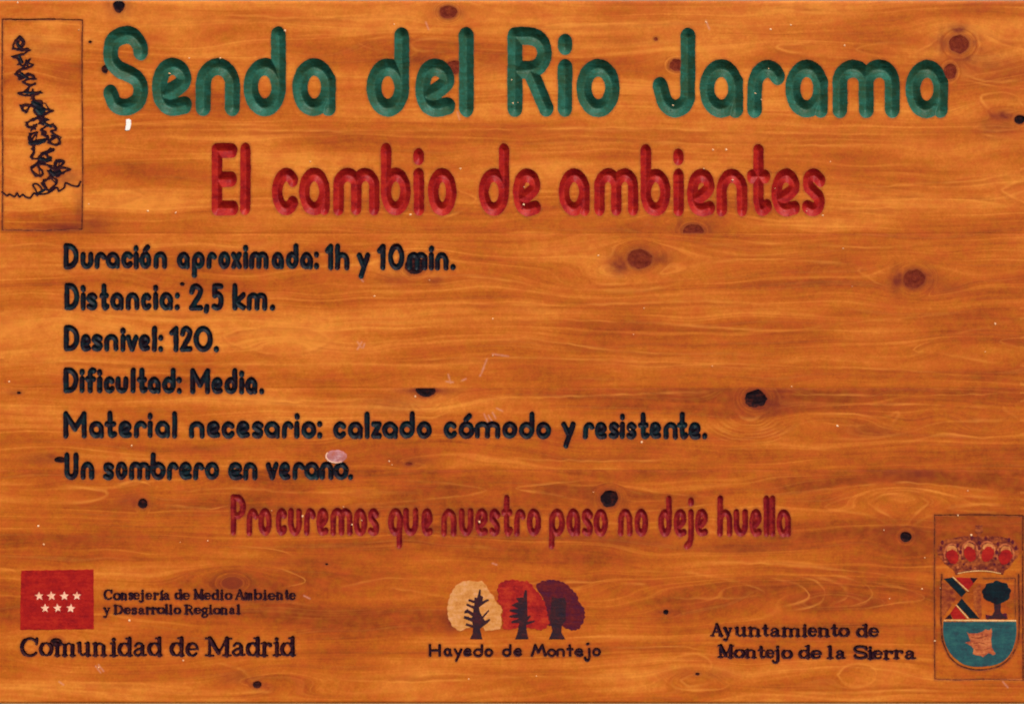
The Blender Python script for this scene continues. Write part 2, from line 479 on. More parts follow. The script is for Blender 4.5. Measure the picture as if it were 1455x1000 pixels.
SERIF = {
    'a': [(cat([(.1, .78), (.32, 1), (.62, .93), (.70, .7)]), .85), ([(.70, .75), (.70, .12)], T), (cat([(.70, .12), (.82, 0), (1, .06)]), h),
          (cat([(.70, .58), (.3, .5), (.02, .25), (.28, 0), (.70, .2)]), .85)],
    'b': [([(.15, 2), (.15, 0)], T), ([(0, 2), (.15, 2)], h)] + osf(.57, .43),
    'd': osf(.42, .42) + [([(.82, 2), (.82, 0)], T), ([(.55, 2), (.82, 2)], h), ([(.82, 0), (1, 0)], h)],
    'e': [([(.05, .53), (.92, .53)], h), (arc(.5, .5, .48, .5, 5, 320), .85), (arc(.5, .5, .48, .5, 130, 230), T)],
    'g': [(arc(.42, .6, .36, .4, 0, 360, 20), 1.0), (cat([(.2, .28), (.15, .02), (.6, -.05), (.95, -.4), (.7, -.95), (.2, -.95), (0, -.55), (.3, -.15)]), .9), ([(.72, .9), (1, 1)], h)],
    'i': [([(.5, 1), (.5, 0)], T), ([(.1, 1), (.5, 1)], h), ([(0, 0), (1, 0)], h), ([(.5, 1.8), (.5, 1.82)], T)],
    'í': [([(.5, 1), (.5, 0)], T), ([(.1, 1), (.5, 1)], h), ([(0, 0), (1, 0)], h), ([(.4, 1.4), (.8, 1.9)], 1.0)],
    'j': [([(.72, 1), (.72, -.5)], T), (cat([(.72, -.5), (.5, -1), (.15, -1), (0, -.7)]), 1.0), ([(.35, 1), (.72, 1)], h), ([(.7, 1.8), (.7, 1.82)], T)],
    'l': [([(.5, 2), (.5, 0)], T), ([(.1, 2), (.5, 2)], h), ([(0, 0), (1, 0)], h)],
    'm': [([(.12, 1), (.12, 0)], T), ([(0, 1), (.12, 1)], h), (cat([(.12, .7), (.3, 1), (.48, .8)]), h), ([(.5, .82), (.5, 0)], T), (cat([(.5, .7), (.68, 1), (.86, .8)]), h),
          ([(.88, .82), (.88, 0)], T), ([(0, 0), (.24, 0)], h), ([(.39, 0), (.61, 0)], h), ([(.77, 0), (1, 0)], h)],
    'n': [([(.18, 1), (.18, 0)], T), ([(0, 1), (.18, 1)], h), (cat([(.18, .7), (.45, 1), (.76, .85), (.8, .7)]), .8), ([(.8, .75), (.8, 0)], T), ([(0, 0), (.38, 0)], h), ([(.6, 0), (1, 0)], h)],
    'o': osf(),
    'r': [([(.28, 1), (.28, 0)], T), ([(0, 1), (.28, 1)], h), ([(0, 0), (.58, 0)], h), (cat([(.28, .6), (.55, .95), (.95, .95)]), .9), ([(.92, .85), (.92, .86)], T)],
    's': [(SANS['s'][0], 1.0), ([(.92, 1), (.92, .7)], h), ([(.06, .3), (.06, 0)], h)],
    't': [([(.45, 1.75), (.45, .25)], T), (cat([(.45, .25), (.6, 0), (.95, .12)]), .85), ([(0, 1), (.92, 1)], h), ([(.1, 1.05), (.45, 1.6)], h)],
    'u': [([(.18, 1), (.18, .3)], T), (cat([(.18, .3), (.4, 0), (.8, .28)]), .8), ([(.8, 1), (.8, 0)], T), ([(0, 1), (.18, 1)], h), ([(.6, 1), (.8, 1)], h), ([(.8, 0), (1, 0)], h)],
    'y': [([(.15, 1), (.55, .05)], T), ([(.88, 1), (.4, -.8)], .8), (cat([(.4, -.8), (.25, -1), (.05, -.85)]), 1.0), ([(0, 1), (.35, 1)], h), ([(.68, 1), (1, 1)], h)],
    'A': [([(.48, 2), (.1, 0)], .8), ([(.5, 2), (.88, 0)], T), ([(.22, .7), (.74, .7)], h), ([(0, 0), (.24, 0)], h), ([(.7, 0), (1, 0)], h)],
    'C': [(arc(.52, 1, .50, 1, 42, 318, 24), .9), (arc(.52, 1, .50, 1, 130, 230), T), ([(.95, 2), (.93, 1.35)], .9)],
    'D': [([(.18, 2), (.18, 0)], T), ([(0, 2), (.45, 2)] + arc(.45, 1, .52, 1, 90, -90) + [(0, 0)], .75), (arc(.45, 1, .52, 1, 55, -55), T)],
    'M': [([(.15, 2), (.15, 0)], 1.0), ([(.17, 2), (.5, .3)], T * 1.1), ([(.5, .3), (.84, 2)], .8), ([(.84, 2), (.84, 0)], T * 1.1), ([(0, 2), (.2, 2)], h), ([(.8, 2), (1, 2)], h),
          ([(0, 0), (.3, 0)], h), ([(.68, 0), (1, 0)], h)],
    'R': [([(.2, 2), (.2, 0)], T), ([(0, 2), (.5, 2)] + arc(.5, 1.5, .35, .48, 90, -90) + [(.2, 1.02)], .9), ([(.5, 1), (.88, 0)], T), ([(0, 0), (.4, 0)], h), ([(.88, 0), (1, 0)], h)],
    'S': [(SANS['S'][0], 1.15), ([(.97, 2), (.97, 1.4)], h), ([(.03, .6), (.03, 0)], h)],
}
CAPS = set('ACDEHJMPRSU0125')

# (font, material, half width, depth slope, baseline, x-height, ascender, descender, drift, letters)
TEXT = [
    ('sans', 'green', 10.7, .78, 165, 82, 37.5, 190, .003,
     'S146-210 e216-273 n278-341 d346-407 a415-477 d521-582 e590-647 l653-673 R721-787 i793-812 o819-881 J926-988 a994-1056 r1061-1114 a1116-1177 m1183-1279 a1286-1347'),
    ('sans', 'red', 7.6, .74, 306, 238, 203, 330, .002,
     'E301-339 l341-356 c386-425 a425-469 m473-539 b541-584 i588-603 o608-649 d680-724 e729-769 a794-838 m844-907 b910-953 i956-972 e976-1016 n1018-1062 t1061-1097 e1096-1137 s1139-1173'),
    ('sans', 'black', 3.95, .72, 382.5, 357, 345, 395, .0015,
     'D90-112 u114-133 r134-151 a150-171 c172-190 i190-197 ó198-216 n218-238 a251-270 p272-291 r293-308 o310-328 x328-344 i345-353 m354-382 a386-404 d406-425 a426-445 :446-453'),
    ('sans', 'black', 3.95, .72, 384.5, 358, 346, 396, 0,
     '1462-474 h476-497 y507-527 1535-548 0551-575 m578-608 i609-616 n618-638 .640-647'),
    ('sans', 'black', 3.95, .72, 441.5, 415, 402, 452, 0,
     'D91-113 i114-122 s122-139 t141-156 a156-176 n178-198 c200-216 i217-225 a226-246 :248-255 2268-289 ,289-298 5300-318 k330-350 m350-380 .384-391'),
    ('sans', 'black', 3.95, .72, 499.5, 474, 461.5, 510, .005,
     'D90-113 e114-130 s130-147 n148-169 i171-178 v178-197 e197-214 l216-223 :225-232 1240-254 2255-274 0275-303 .304-311'),
    ('sans', 'black', 3.95, .72, 558.5, 533.5, 521, 570, .008,
     'D90-112 i113-120 f121-138 i138-145 c147-164 u164-183 l185-193 t194-210 a210-229 d230-250 :251-258 M270-299 e300-317 d319-338 i340-347 a348-366 .368-375'),
    ('sans', 'black', 3.95, .72, 622.5, 597, 583, 636, .002,
     'M90-124 a126-148 t148-167 e168-188 r190-209 i209-217 a220-242 l244-252 n268-291 e293-313 c314-334 e335-355 s357-375 a375-398 r400-417 i418-426 o428-450 :451-458 '
     'c473-493 a494-516 l518-526 z527-543 a543-566 d567-590 o592-614 c630-650 ó651-674 m674-711 o713-735 d737-760 o761-783 y797-818 r828-845 e845-863 s864-880 i881-888 s889-905 '
     't906-923 e923-940 n942-963 t962-978 e978-996 .998-1005'),
    ('sans', 'black', 3.95, .72, 682, 655.5, 642, 694, 0,
     'U91-112 n114-134 s146-163 o164-182 m183-214 b214-236 r237-254 e254-273 r274-290 o291-312 e324-345 n345-366 v377-396 e396-413 r415-433 a432-454 n454-474 o474-496 .495-502'),
    ('sans', 'maroon', 4.2, .68, 761, 721, 702, 779, .002,
     'P328-350 r350-367 o367-387 c391-408 u409-429 r432-449 e449-467 m469-501 o502-522 s522-539 q551-573 u573-595 e598-615 n627-649 u652-673 e675-694 s694-711 t712-729 r730-747 o748-769 '
     'p780-803 a805-825 s826-843 o843-864 n878-899 o901-921 d935-955 e957-976 j971-986 e987-1006 h1019-1041 u1042-1063 e1065-1083 l1086-1093 l1094-1101 a1103-1124'),
    ('serif', 'burn', 1.6, .9, 852.5, 841, 836.5, 856, 0,
     'C147-160 o161-171 n171-181 s182-189 e189-199 j197-205 e207-217 r217-226 í226-233 a232-242 d248-259 e259-270 M274-290 e290-300 d301-312 i312-319 o320-330 A333-348 m347-359 b360-372 '
     'i373-381 e381-392 n392-403 t404-411 e411-421'),
    ('serif', 'burn', 1.6, .9, 873, 862, 858, 878, 0,
     'y146-157 D161-175 e176-186 s187-195 a196-206 r206-214 r214-223 o223-234 l234-240 l240-246 o247-257 R261-275 e275-286 g286-296 i296-303 o303-313 n313-324 a325-334 l335-342'),
    ('serif', 'burn', 2.45, .9, 933, 911, 904, 944, 0,
     'C29-55 o56-75 m76-108 u108-130 n131-153 i155-168 d168-189 a189-209 d210-231 d242-263 e264-282 M291-330 a329-349 d350-371 r370-387 i387-400 d399-421'),
    ('hand', 'burn', 2.1, .9, 933, 920, 914, 940, 0,
     'H608-628 a630-643 y644-657 e658-671 d672-687 o688-701 d713-727 e729-742 M754-777 o777-791 n790-803 t804-815 e816-830 j829-840 o841-854'),
    ('serif', 'burn', 2.1, .9, 905, 890, 885, 911, .002,
     'A1009-1028 y1027-1041 u1043-1062 n1062-1082 t1082-1093 a1094-1110 m1110-1138 i1139-1148 e1148-1161 n1161-1180 t1180-1192 o1192-1207 d1217-1234 e1234-1249'),
    ('serif', 'burn', 2.1, .9, 935.5, 921, 915, 942, .006,
     'M1019-1043 o1043-1058 n1058-1076 t1076-1088 e1088-1101 j1097-1109 o1111-1126 d1135-1152 e1152-1168 l1174-1185 a1187-1202 S1213-1232 i1232-1241 e1240-1255 r1254-1269 r1269-1284 a1285-1302'),
]
FONTS = {'sans': SANS, 'hand': HAND, 'serif': SERIF}

STRETCH = {'green': 1.18, 'red': 1.30, 'black': 1.14, 'maroon': 1.28, 'burn': 1.0}   # the lettering is stretched upwards
FEAT = []     # every cut or inlaid patch: dict(kind, mat, segs, depth, name)
for (font, mat, hw, k, base, xh, asc, desc, drift, letters) in TEXT:
    first_x = None
    for tok in letters.split():
        ch, rest = tok[0], tok[1:]
        xa, xb = [float(q) for q in rest.split('-')]
        if first_x is None:
            first_x = xa
        dy = drift * (xa - first_x)
        ay = STRETCH[mat]
        hy = hw * ay
        hx = hw * (.66 if font == 'serif' else 1.0)
        yb, yx, ya, yd = base - hy, xh + hy, asc + hy, desc - hy
        rot = rng.uniform(-.006, .006)
        jx, jy = rng.uniform(-.35, .35), rng.uniform(-.4, .4)
        segs = []
        for st in FONTS[font][ch]:
            fac = 1.0
            if isinstance(st, tuple):
                st, fac = st
            pts = []
            for (u, v) in st:
                if xb - xa < 2.3 * hw + 1 and ch in 'il.:':
                    X = (xa + xb) / 2 + (u - .5) * (xb - xa) * .5
                else:
                    X = xa + hx + u * (xb - xa - 2 * hx)
                if ch in CAPS:
                    Y = yb + (ya - yb) * v / 2
                elif v <= 0:
                    Y = yb + (yb - yd) * v
                elif v <= 1:
                    Y = yb + (yx - yb) * v
                else:
                    Y = yx + (ya - yx) * (v - 1)
                    if abs(yx - ya) < 7 and v > 1.3 and ch in 'ij' and font != 'serif':
                        Y = ya - 1.6 + (2 - v) * 2 - (1.5 if font == 'sans' and hw > 3 else 0)
                X2 = X + (Y - base) * rot + jx
                pts.append((X2, Y + dy + jy))
            ends = fac * hw * (1 if len(pts) < 3 else 1)
            for a, b in zip(pts[:-1], pts[1:]):
                segs.append((a[0], a[1], b[0], b[1], fac * hw))
        name = 'letter'
        if ch in '0125':
            name = 'digit'
        if ch in '.,:':
            name = 'punctuation_mark'
        FEAT.append(dict(type='cut', name=name, mat=mat, segs=np.array(segs), k=k, seed=rng.randint(1000), hw=hw, ay=ay))


def poly_line(pts, hw, name, mat, k=.8, label=None, wob=True):
    segs = [(a[0], a[1], b[0], b[1], hw) for a, b in zip(pts[:-1], pts[1:])]
    FEAT.append(dict(type='cut', name=name, mat=mat, segs=np.array(segs), k=k, seed=rng.randint(1000), hw=hw, label=label))


# burnt drawing of bushes and water in the left-hand frame (zoomed tracing -> board mm)
zz = lambda L: [(a / 3.123, 20 + b / 3.123) for a, b in L]
poly_line([(3.5, 28), (2.8, 120), (4, 240), (3, 327)], 1.0, 'frame_line', 'scorch')
poly_line([(3.5, 28), (40, 28.4), (78, 27.6)], 1.25, 'frame_line', 'scorch')
poly_line([(78, 27.6), (117, 29)], .8, 'frame_line', 'scorch')
poly_line([(117, 29), (116.4, 120), (117.6, 220), (116.5, 326)], 1.0, 'frame_line', 'scorch')
poly_line([(3, 327), (60, 327.5), (116.5, 326)], .9, 'frame_line', 'scorch')
scrib = [
    [(85, 100), (65, 125), (58, 148), (75, 158), (98, 148), (108, 125), (88, 100), (72, 130), (92, 150)],
    [(75, 158), (100, 165), (125, 155), (112, 175), (90, 180), (55, 190), (80, 200), (85, 215), (100, 232), (130, 203), (122, 215), (145, 230), (115, 240), (90, 245), (70, 265), (90, 275), (85, 292),
     (105, 285), (125, 270), (155, 285), (130, 290), (108, 300), (125, 318), (155, 310), (130, 325), (120, 345), (80, 352), (110, 362), (140, 360), (180, 345), (150, 350), (145, 335), (145, 380), (150, 390)],
    [(150, 390), (185, 388), (190, 420), (235, 430), (205, 440), (178, 470), (165, 450), (150, 430), (165, 400), (180, 410), (160, 425), (190, 435), (165, 440)],
    [(145, 410), (125, 402), (95, 410), (115, 438), (128, 415), (140, 400), (150, 415)],
    [(170, 458), (150, 465), (125, 480), (120, 502), (150, 505), (162, 490), (145, 512)],
    [(180, 455), (190, 462), (212, 470), (178, 480), (192, 492)],
    [(200, 500), (240, 495), (248, 515), (225, 520), (250, 540), (268, 572), (240, 580), (214, 562), (245, 548), (228, 540)],
    [(200, 503), (180, 515), (205, 530), (185, 535), (215, 547), (190, 570), (160, 577), (140, 580), (128, 560), (130, 540), (165, 525), (150, 545), (138, 570), (175, 560), (200, 560)],
    [(140, 582), (150, 590), (150, 612), (135, 637), (165, 642), (180, 627), (228, 600), (238, 606), (205, 622), (222, 640), (210, 655), (180, 652), (195, 640)],
    [(180, 652), (150, 680), (138, 688), (155, 708), (180, 722), (187, 700), (165, 672), (200, 665), (240, 690), (285, 655), (250, 650), (240, 688), (270, 680), (312, 690), (280, 702), (250, 722),
     (235, 700), (220, 722), (252, 737), (240, 768), (215, 782), (190, 757), (195, 740), (225, 728), (215, 700)],
    [(10, 790), (30, 806), (42, 800), (65, 811), (75, 795), (85, 812), (100, 802), (115, 812), (135, 816), (150, 795), (165, 806), (160, 785), (145, 760), (165, 755), (187, 782), (160, 800), (212, 795),
     (252, 770), (260, 786), (285, 770), (290, 750), (320, 762), (345, 765), (357, 745)],
]
for n_, L in enumerate(scrib):
    base_l = cat(L, 3)
    poly_line(zz(base_l), 1.5, 'burnt_line', 'burn', k=.7)
    if n_ < len(scrib) - 1:                          # the burning iron went over the leaves twice
        jr = np.random.RandomState(n_)
        poly_line(zz([(a_ + jr.uniform(-9, 9), b_ + jr.uniform(-8, 8)) for a_, b_ in base_l[::2]]), 1.25, 'burnt_line', 'burn', k=.7)
        poly_line(zz([(a_ + jr.uniform(-15, 15), b_ + jr.uniform(-7, 7)) for a_, b_ in base_l[1::3]]), .95, 'burnt_line', 'burn', k=.7)
for L, w_ in (([(150, 395), (172, 408), (160, 420), (178, 440), (190, 425)], 4.2), ([(135, 572), (165, 572), (195, 562)], 3.4), ([(180, 642), (205, 650), (222, 640)], 3.0), ([(222, 700), (240, 712), (262, 700)], 3.2),
              ([(85, 185), (98, 215)], 2.2), ([(95, 265), (120, 285)], 2.4), ([(110, 348), (150, 352)], 2.0), ([(190, 480), (225, 500)], 2.2), ([(195, 782), (165, 798)], 2.0), ([(75, 130), (90, 148)], 2.0)):
    poly_line(zz(L), w_, 'burnt_line', 'black', k=.4)

# scratched frame and outlines of the coat of arms
c8 = lambda L: [(1320 + a / 6.25, 810 + b / 6.25) for a, b in L]
poly_line([(1328, 731), (1327.6, 850), (1328.4, 964)], .9, 'frame_line', 'scorch')
poly_line([(1328, 731.5), (1400, 731), (1453.5, 732.5)], .9, 'frame_line', 'scorch')
poly_line([(1453.5, 732.5), (1453, 850), (1454, 966)], 1.0, 'frame_line', 'scorch')
poly_line([(1328.4, 964.5), (1352, 965.5), (1398, 964.5)], .9, 'frame_line', 'scorch')
poly_line([(1398, 964.5), (1454, 966)], .55, 'frame_line', 'scorch')
Uo = [(112, 40), (108, 300), (112, 560), (138, 680), (200, 785), (300, 858), (440, 884), (560, 872), (660, 830), (740, 750), (785, 650), (800, 540), (800, 300), (795, 40)]
poly_line(c8(cat(Uo, 4)), 1.3, 'shield_outline', 'scorch')
poly_line(c8([(768, 72), (765, 200), (768, 430)]), .6, 'shield_outline', 'scorch')
poly_line(c8([(480, 70), (700, 72), (768, 68)]), .55, 'shield_outline', 'scorch')


def dist_field(segs, X, Y, rmod=None, ay_=1.0):
    Y = Y / ay_
    F = np.full(X.shape, 1e9)
    D = np.zeros(X.shape)
    for (ax, ay, bx, by, w) in segs:
        ay, by = ay / ay_, by / ay_
        dx, dy = bx - ax, by - ay
        L2 = dx * dx + dy * dy + 1e-9
        t = np.clip(((X - ax) * dx + (Y - ay) * dy) / L2, 0, 1)
        d = np.hypot(X - ax - t * dx, Y - ay - t * dy)
        ww = w if rmod is None else w * rmod
        F = np.minimum(F, d - ww)
        rr = w * .10
        D = np.maximum(D, ww - np.sqrt(d * d + rr * rr) + rr * .15)
    return F, D


# knots: x, y, rx, ry, kind, plank limits are applied later
KNOTS = [
    (169, 9, 8, 9, 'black', 1.0), (637, 18, 12, 9.5, 'red', 1), (128, 60, 2.6, 2, 'black', .3), (1363, 63, 14.5, 12.5, 'red', 1.6), (1350, 102, 9, 11, 'red', .8),
    (932, 56, 3, 2.6, 'red', .3), (963, 93, 12, 8.5, 'red', .7), (646, 96, 11, 9.5, 'red', .7), (149, 99, 4.5, 6, 'black', .5), (1449, 170, 7.5, 6.5, 'black', 1.0),
    (985, 328, 15, 9.5, 'red', 1.0), (909, 368, 18, 13.5, 'red', 1.8), (1299, 396, 15.5, 13, 'red', 1.9), (589, 378, 15, 12, 'black', .9), (605, 555, 14, 8.5, 'black', 1.3),
    (1074, 566, 15.5, 12.5, 'black', 1.5), (581, 659, 5, 2.2, 'red', .6), (86, 653, 9, 4.5, 'black', .5), (203, 715, 7.2, 7, 'black', 1.3), (866, 708, 12.5, 12, 'black', 1.3),
    (1287, 762, 8, 7.2, 'black', 1.4), (946, 869, 3.8, 3.6, 'black', .8), (365, 972, 6.2, 5, 'black', 1.0), (991, 957, 3.2, 2, 'black', 1.0), (80, 912, 9, 6.5, 'black', .7),
    (27, 558, 3, 2, 'black', .4), (259, 403.5, 3.4, 2.8, 'black', .3), (464, 801, 2.4, 1.4, 'black', .2), (262, 398, .1, .1, 'none', 0),
    (330, 828, 15, 9, 'ring', 1.6), (1180, 586, 1, 1, 'none', 0),
]
JOINTS = [332, 551, 667]
for (x, y, rx, ry, kind, hs) in KNOTS:
    if kind in ('none', 'ring'):
        continue
    FEAT.append(dict(type='knot', name='knot', mat='knot_black' if kind == 'black' else 'knot_red', c=(x, y, rx, ry), seed=rng.randint(1000)))

# ------------------------------------------------------------------ the board's relief on one lattice
ST = .75
ys = np.concatenate([[Y0], np.arange(3, 996.5, ST), [Y1]])      # lattice rows, plus the two outer edges
xs = np.arange(X0, X1 + .01, ST)
NYn, NXn = len(ys), len(xs)
GX, GY = np.meshgrid(xs, ys)
F = np.full(GX.shape, 50.0)
FD = np.zeros(GX.shape)
LAB = np.full(GX.shape, -1, dtype=np.int32)
LF = np.full(GX.shape, 50.0)


def win(xa, ya, xb, yb):
    i0, i1 = max(0, int((xa - X0) / ST)), min(NXn, int((xb - X0) / ST) + 2)
    j0 = max(0, int(np.searchsorted(ys, ya)) - 1)
    j1 = min(NYn, int(np.searchsorted(ys, yb)) + 2)
    return slice(j0, j1), slice(i0, i1)


for fi, f in enumerate(FEAT):
    if f['type'] == 'cut':
        s = f['segs']
        m = f['hw'] * 2.1 + 4
        sl = win(min(s[:, 0].min(), s[:, 2].min()) - m, min(s[:, 1].min(), s[:, 3].min()) - m,
                 max(s[:, 0].max(), s[:, 2].max()) + m, max(s[:, 1].max(), s[:, 3].max()) + m)
        x, y = GX[sl], GY[sl]
        rmod = 1 + .06 * vnoise(x / (f['hw'] * 2.2 + 2), y / (f['hw'] * 2.2 + 2), f['seed'], 2)
        xx = x + .35 * vnoise(x / 7, y / 7, f['seed'] + 3)
        yy = y + .35 * vnoise(x / 7, y / 7, f['seed'] + 5)
        Fi, Di = dist_field(s, xx, yy, rmod, f.get('ay', 1.0))
        Di = Di * f['k'] * (1 + .10 * vnoise(x / 12, y / 12, f['seed'] + 9, 2))
    else:
        cx, cy, rx, ry = f['c']
        sl = win(cx - rx - 5, cy - ry - 5, cx + rx + 5, cy + ry + 5)
        x, y = GX[sl], GY[sl]
        rho = np.hypot((x - cx) / rx, (y - cy) / ry) * (1 + .15 * vnoise(x / 7, y / 7, f['seed'], 2))
        Fi = (rho - 1) * min(rx, ry)
        for J in JOINTS:                                     # knots end at the glue joints
            if abs(cy - J) < ry + 2:
                Fi = np.maximum(Fi, (y - (J - .6)) if cy < J else ((J + .6) - y))
        pit = 1.5 if f['mat'] == 'knot_black' else .5
        Di = np.clip((1 - rho) * 3, 0, 1) * pit * (1 - .35 * np.exp(-(rho * 2) ** 2)) + .25 * vnoise(x / 3, y / 3, 5)
        Di = np.maximum(Di, 0) * (Fi < 0)
        Fi = np.where(LF[sl] < 0, np.maximum(Fi, .0), Fi)     # letters cut through knots
    FD[sl] = np.maximum(FD[sl], np.where(Fi < 0, np.maximum(Di, .02), 0))
    better = Fi < LF[sl]
    LF[sl] = np.where(better, Fi, LF[sl])
    LAB[sl] = np.where(better, fi, LAB[sl])
    F[sl] = np.minimum(F[sl], Fi)

# base relief: glue joints, rounded outer edges, faint cupping
B = np.zeros(GX.shape)
for J in JOINTS:
    j = int(np.searchsorted(ys, J))
    B[j, :] = .13 + .08 * vnoise(xs / 60, xs * 0, J, 2)
inl = (GX > 3) & (GX < 117) & (GY > 28) & (GY < 327)
inr = (GX > 1328) & (GX < 1453.5) & (GY > 731.5) & (GY < 965)
B[inl | inr] += .55
B[0, :] += 1.2
B[1, :] += .3
B[-1, :] += .6
B[-2, :] += .3
F = np.where(np.abs(F) < 1e-4, 1e-4, F)

# ---- growth-ring coordinate, halo and tone over the lattice
plank_of_row = np.searchsorted(JOINTS, ys, side='right')
ringf = np.zeros(GX.shape)
halo = np.zeros(GX.shape)
tone = np.zeros(GX.shape)
BUMPS = [  # x, y, sx, sy, amplitude: places where the cut shaves the top of a ring
    (400, 484, 58, 13, 22), (1120, 64, 110, 16, 20), (560, 60, 110, 14, 18), (250, 60, 120, 18, -16), (1420, 488, 110, 20, 30), (1470, 268, 60, 14, 20), (1400, 112, 60, 30, -22),
    (1420, 145, 55, 26, 26), (1280, 705, 62, 16, 34), (1285, 703, 150, 26, 16), (1180, 845, 150, 26, 48), (1230, 850, 240, 40, 22), (660, 285, 90, 20, -22), (640, 640, 90, 22, 20),
    (1160, 600, 90, 20, 26), (1400, 610, 90, 16, -20), (150, 400, 60, 20, 16), (330, 680, 90, 16, 22), (560, 695, 150, 14, 26), (900, 690, 120, 22, -24), (820, 400, 70, 18, -18),
    (370, 300, 160, 20, 12), (60, 760, 140, 36, 20), (640, 790, 260, 50, 20), (420, 830, 120, 22, 22), (990, 960, 46, 18, 26), (1200, 955, 90, 18, 24), (120, 940, 130, 24, -22), (700, 960, 260, 18, 14),
    (900, 160, 300, 22, 10), (60, 440, 80, 30, 18), (1000, 830, 150, 18, 26), (200, 600, 160, 20, -14), (520, 620, 90, 24, 16), (40, 90, 40, 24, 14), (60, 250, 60, 30, -16), (1340, 600, 40, 20, 14), (400, 960, 60, 22, 18)]
for p in range(len(JOINTS) + 1):
    rows = plank_of_row == p
    x, y = GX[rows], GY[rows]
    R = y + 20 * vnoise(x / 520 + p * 7, y / 95, 31 + p, 2) + 9 * vnoise(x / 120, y / 30, 77 + p, 2)
    bounds = [-1e9] + JOINTS + [1e9]
    for (bx, by, sx, sy, A) in BUMPS:
        if bounds[p] < by < bounds[p + 1]:
            R = R + .85 * A * np.exp(-(((x - bx) / sx) ** 2) - ((y - by) / sy) ** 2)
    for (kx, ky, rx, ry, kind, hs) in KNOTS:
        if kind == 'none' or hs < .5 or not (bounds[p] < ky < bounds[p + 1]):
            continue
        a = max(rx, ry) * 1.25
        q = 2.6
        rho = np.sqrt(((x - kx) / q) ** 2 + (y - ky) ** 2) + 1e-3
        R = R - (y - ky) * np.minimum(1, (a / rho) ** 2) * np.exp(-(rho / (a * 7)) ** 2)
        r2 = np.hypot((x - kx) / rx, (y - ky) / ry)
        ww = np.exp(-((r2 / (1.0 + .28 * hs)) ** 4))
        R = R * (1 - ww) + ww * (ky + 300 + r2 * 11)
        g = np.exp(-np.maximum(r2 - 1, 0) ** 2 * 5.5)
        g = np.maximum(g, 1.5 * np.exp(-np.maximum(r2 - .9, 0) ** 2 * 22))
        halo[rows] = np.maximum(halo[rows], .44 * min(hs, 1.2) * g)
        wing = np.exp(-((np.abs(x - kx) - rx * 1.5) / (rx * 1.0)) ** 2 - ((y - ky) / (ry * 1.1)) ** 2)
        halo[rows] = np.maximum(halo[rows], .50 * min(hs, 1.5) * wing * (.6 + .5 * vnoise(x / 9, y / 9, int(kx))))
    ringf[rows] = R + p * 400
    tone[rows] = (-.08, .02, .08, .14)[p] + .10 * vnoise(x / 260, y / 70, 5 + p, 2)
# broad tone over the board: lighter along its top and bottom, redder to the lower right
tone += .13 * (GX / W - .5)
tone += .17 * np.exp(-((GY - 326) / 26) ** 2) * (GY < 332) + .12 * np.exp(-((GY - 674) / 14) ** 2) * (GY >= 667) + .10 * np.exp(-((GY - 556) / 12) ** 2) * (GY >= 551)
tone += .05 * np.exp(-((GY - 800) / 110) ** 2)
tone += -.26 * np.exp(-((GY - 998) / 48) ** 2) - .10 * np.exp(-((GY - 20) / 60) ** 2)
tone += .11 * np.exp(-((GX - 1250) / 330) ** 2 - ((GY - 600) / 240) ** 2) + .05 * np.exp(-((GX - 700) / 330) ** 2 - ((GY - 800) / 110) ** 2)
tone += -.16 * np.exp(-((GX - 400) / 62) ** 4 - ((GY - 484) / 14) ** 4)
inl = (GX > 5) & (GX < 116) & (GY > 30) & (GY < 326)
edge = np.exp(-np.minimum(np.abs(GX - 3), np.abs(GX - 117)) / 9) + np.exp(-np.minimum(np.abs(GY - 28), np.abs(GY - 327)) / 9)
tone = np.where(inl, tone - .06 + .10 * edge + .20 * vnoise(GX / 34, GY / 16, 91, 2), tone)
ringf = np.where(inl, ringf * .8 + 160, ringf)
inr = (GX > 1329) & (GX < 1453) & (GY > 733) & (GY < 964)
edge = np.exp(-np.minimum(np.abs(GX - 1328), np.abs(GX - 1453)) / 9) + np.exp(-np.minimum(np.abs(GY - 732), np.abs(GY - 965)) / 9)
tone = np.where(inr, tone + .01 + .10 * edge + .10 * vnoise(GX / 30, GY / 20, 93, 2), tone)
ringf = np.where(inr, ringf * .85 + 220, ringf)
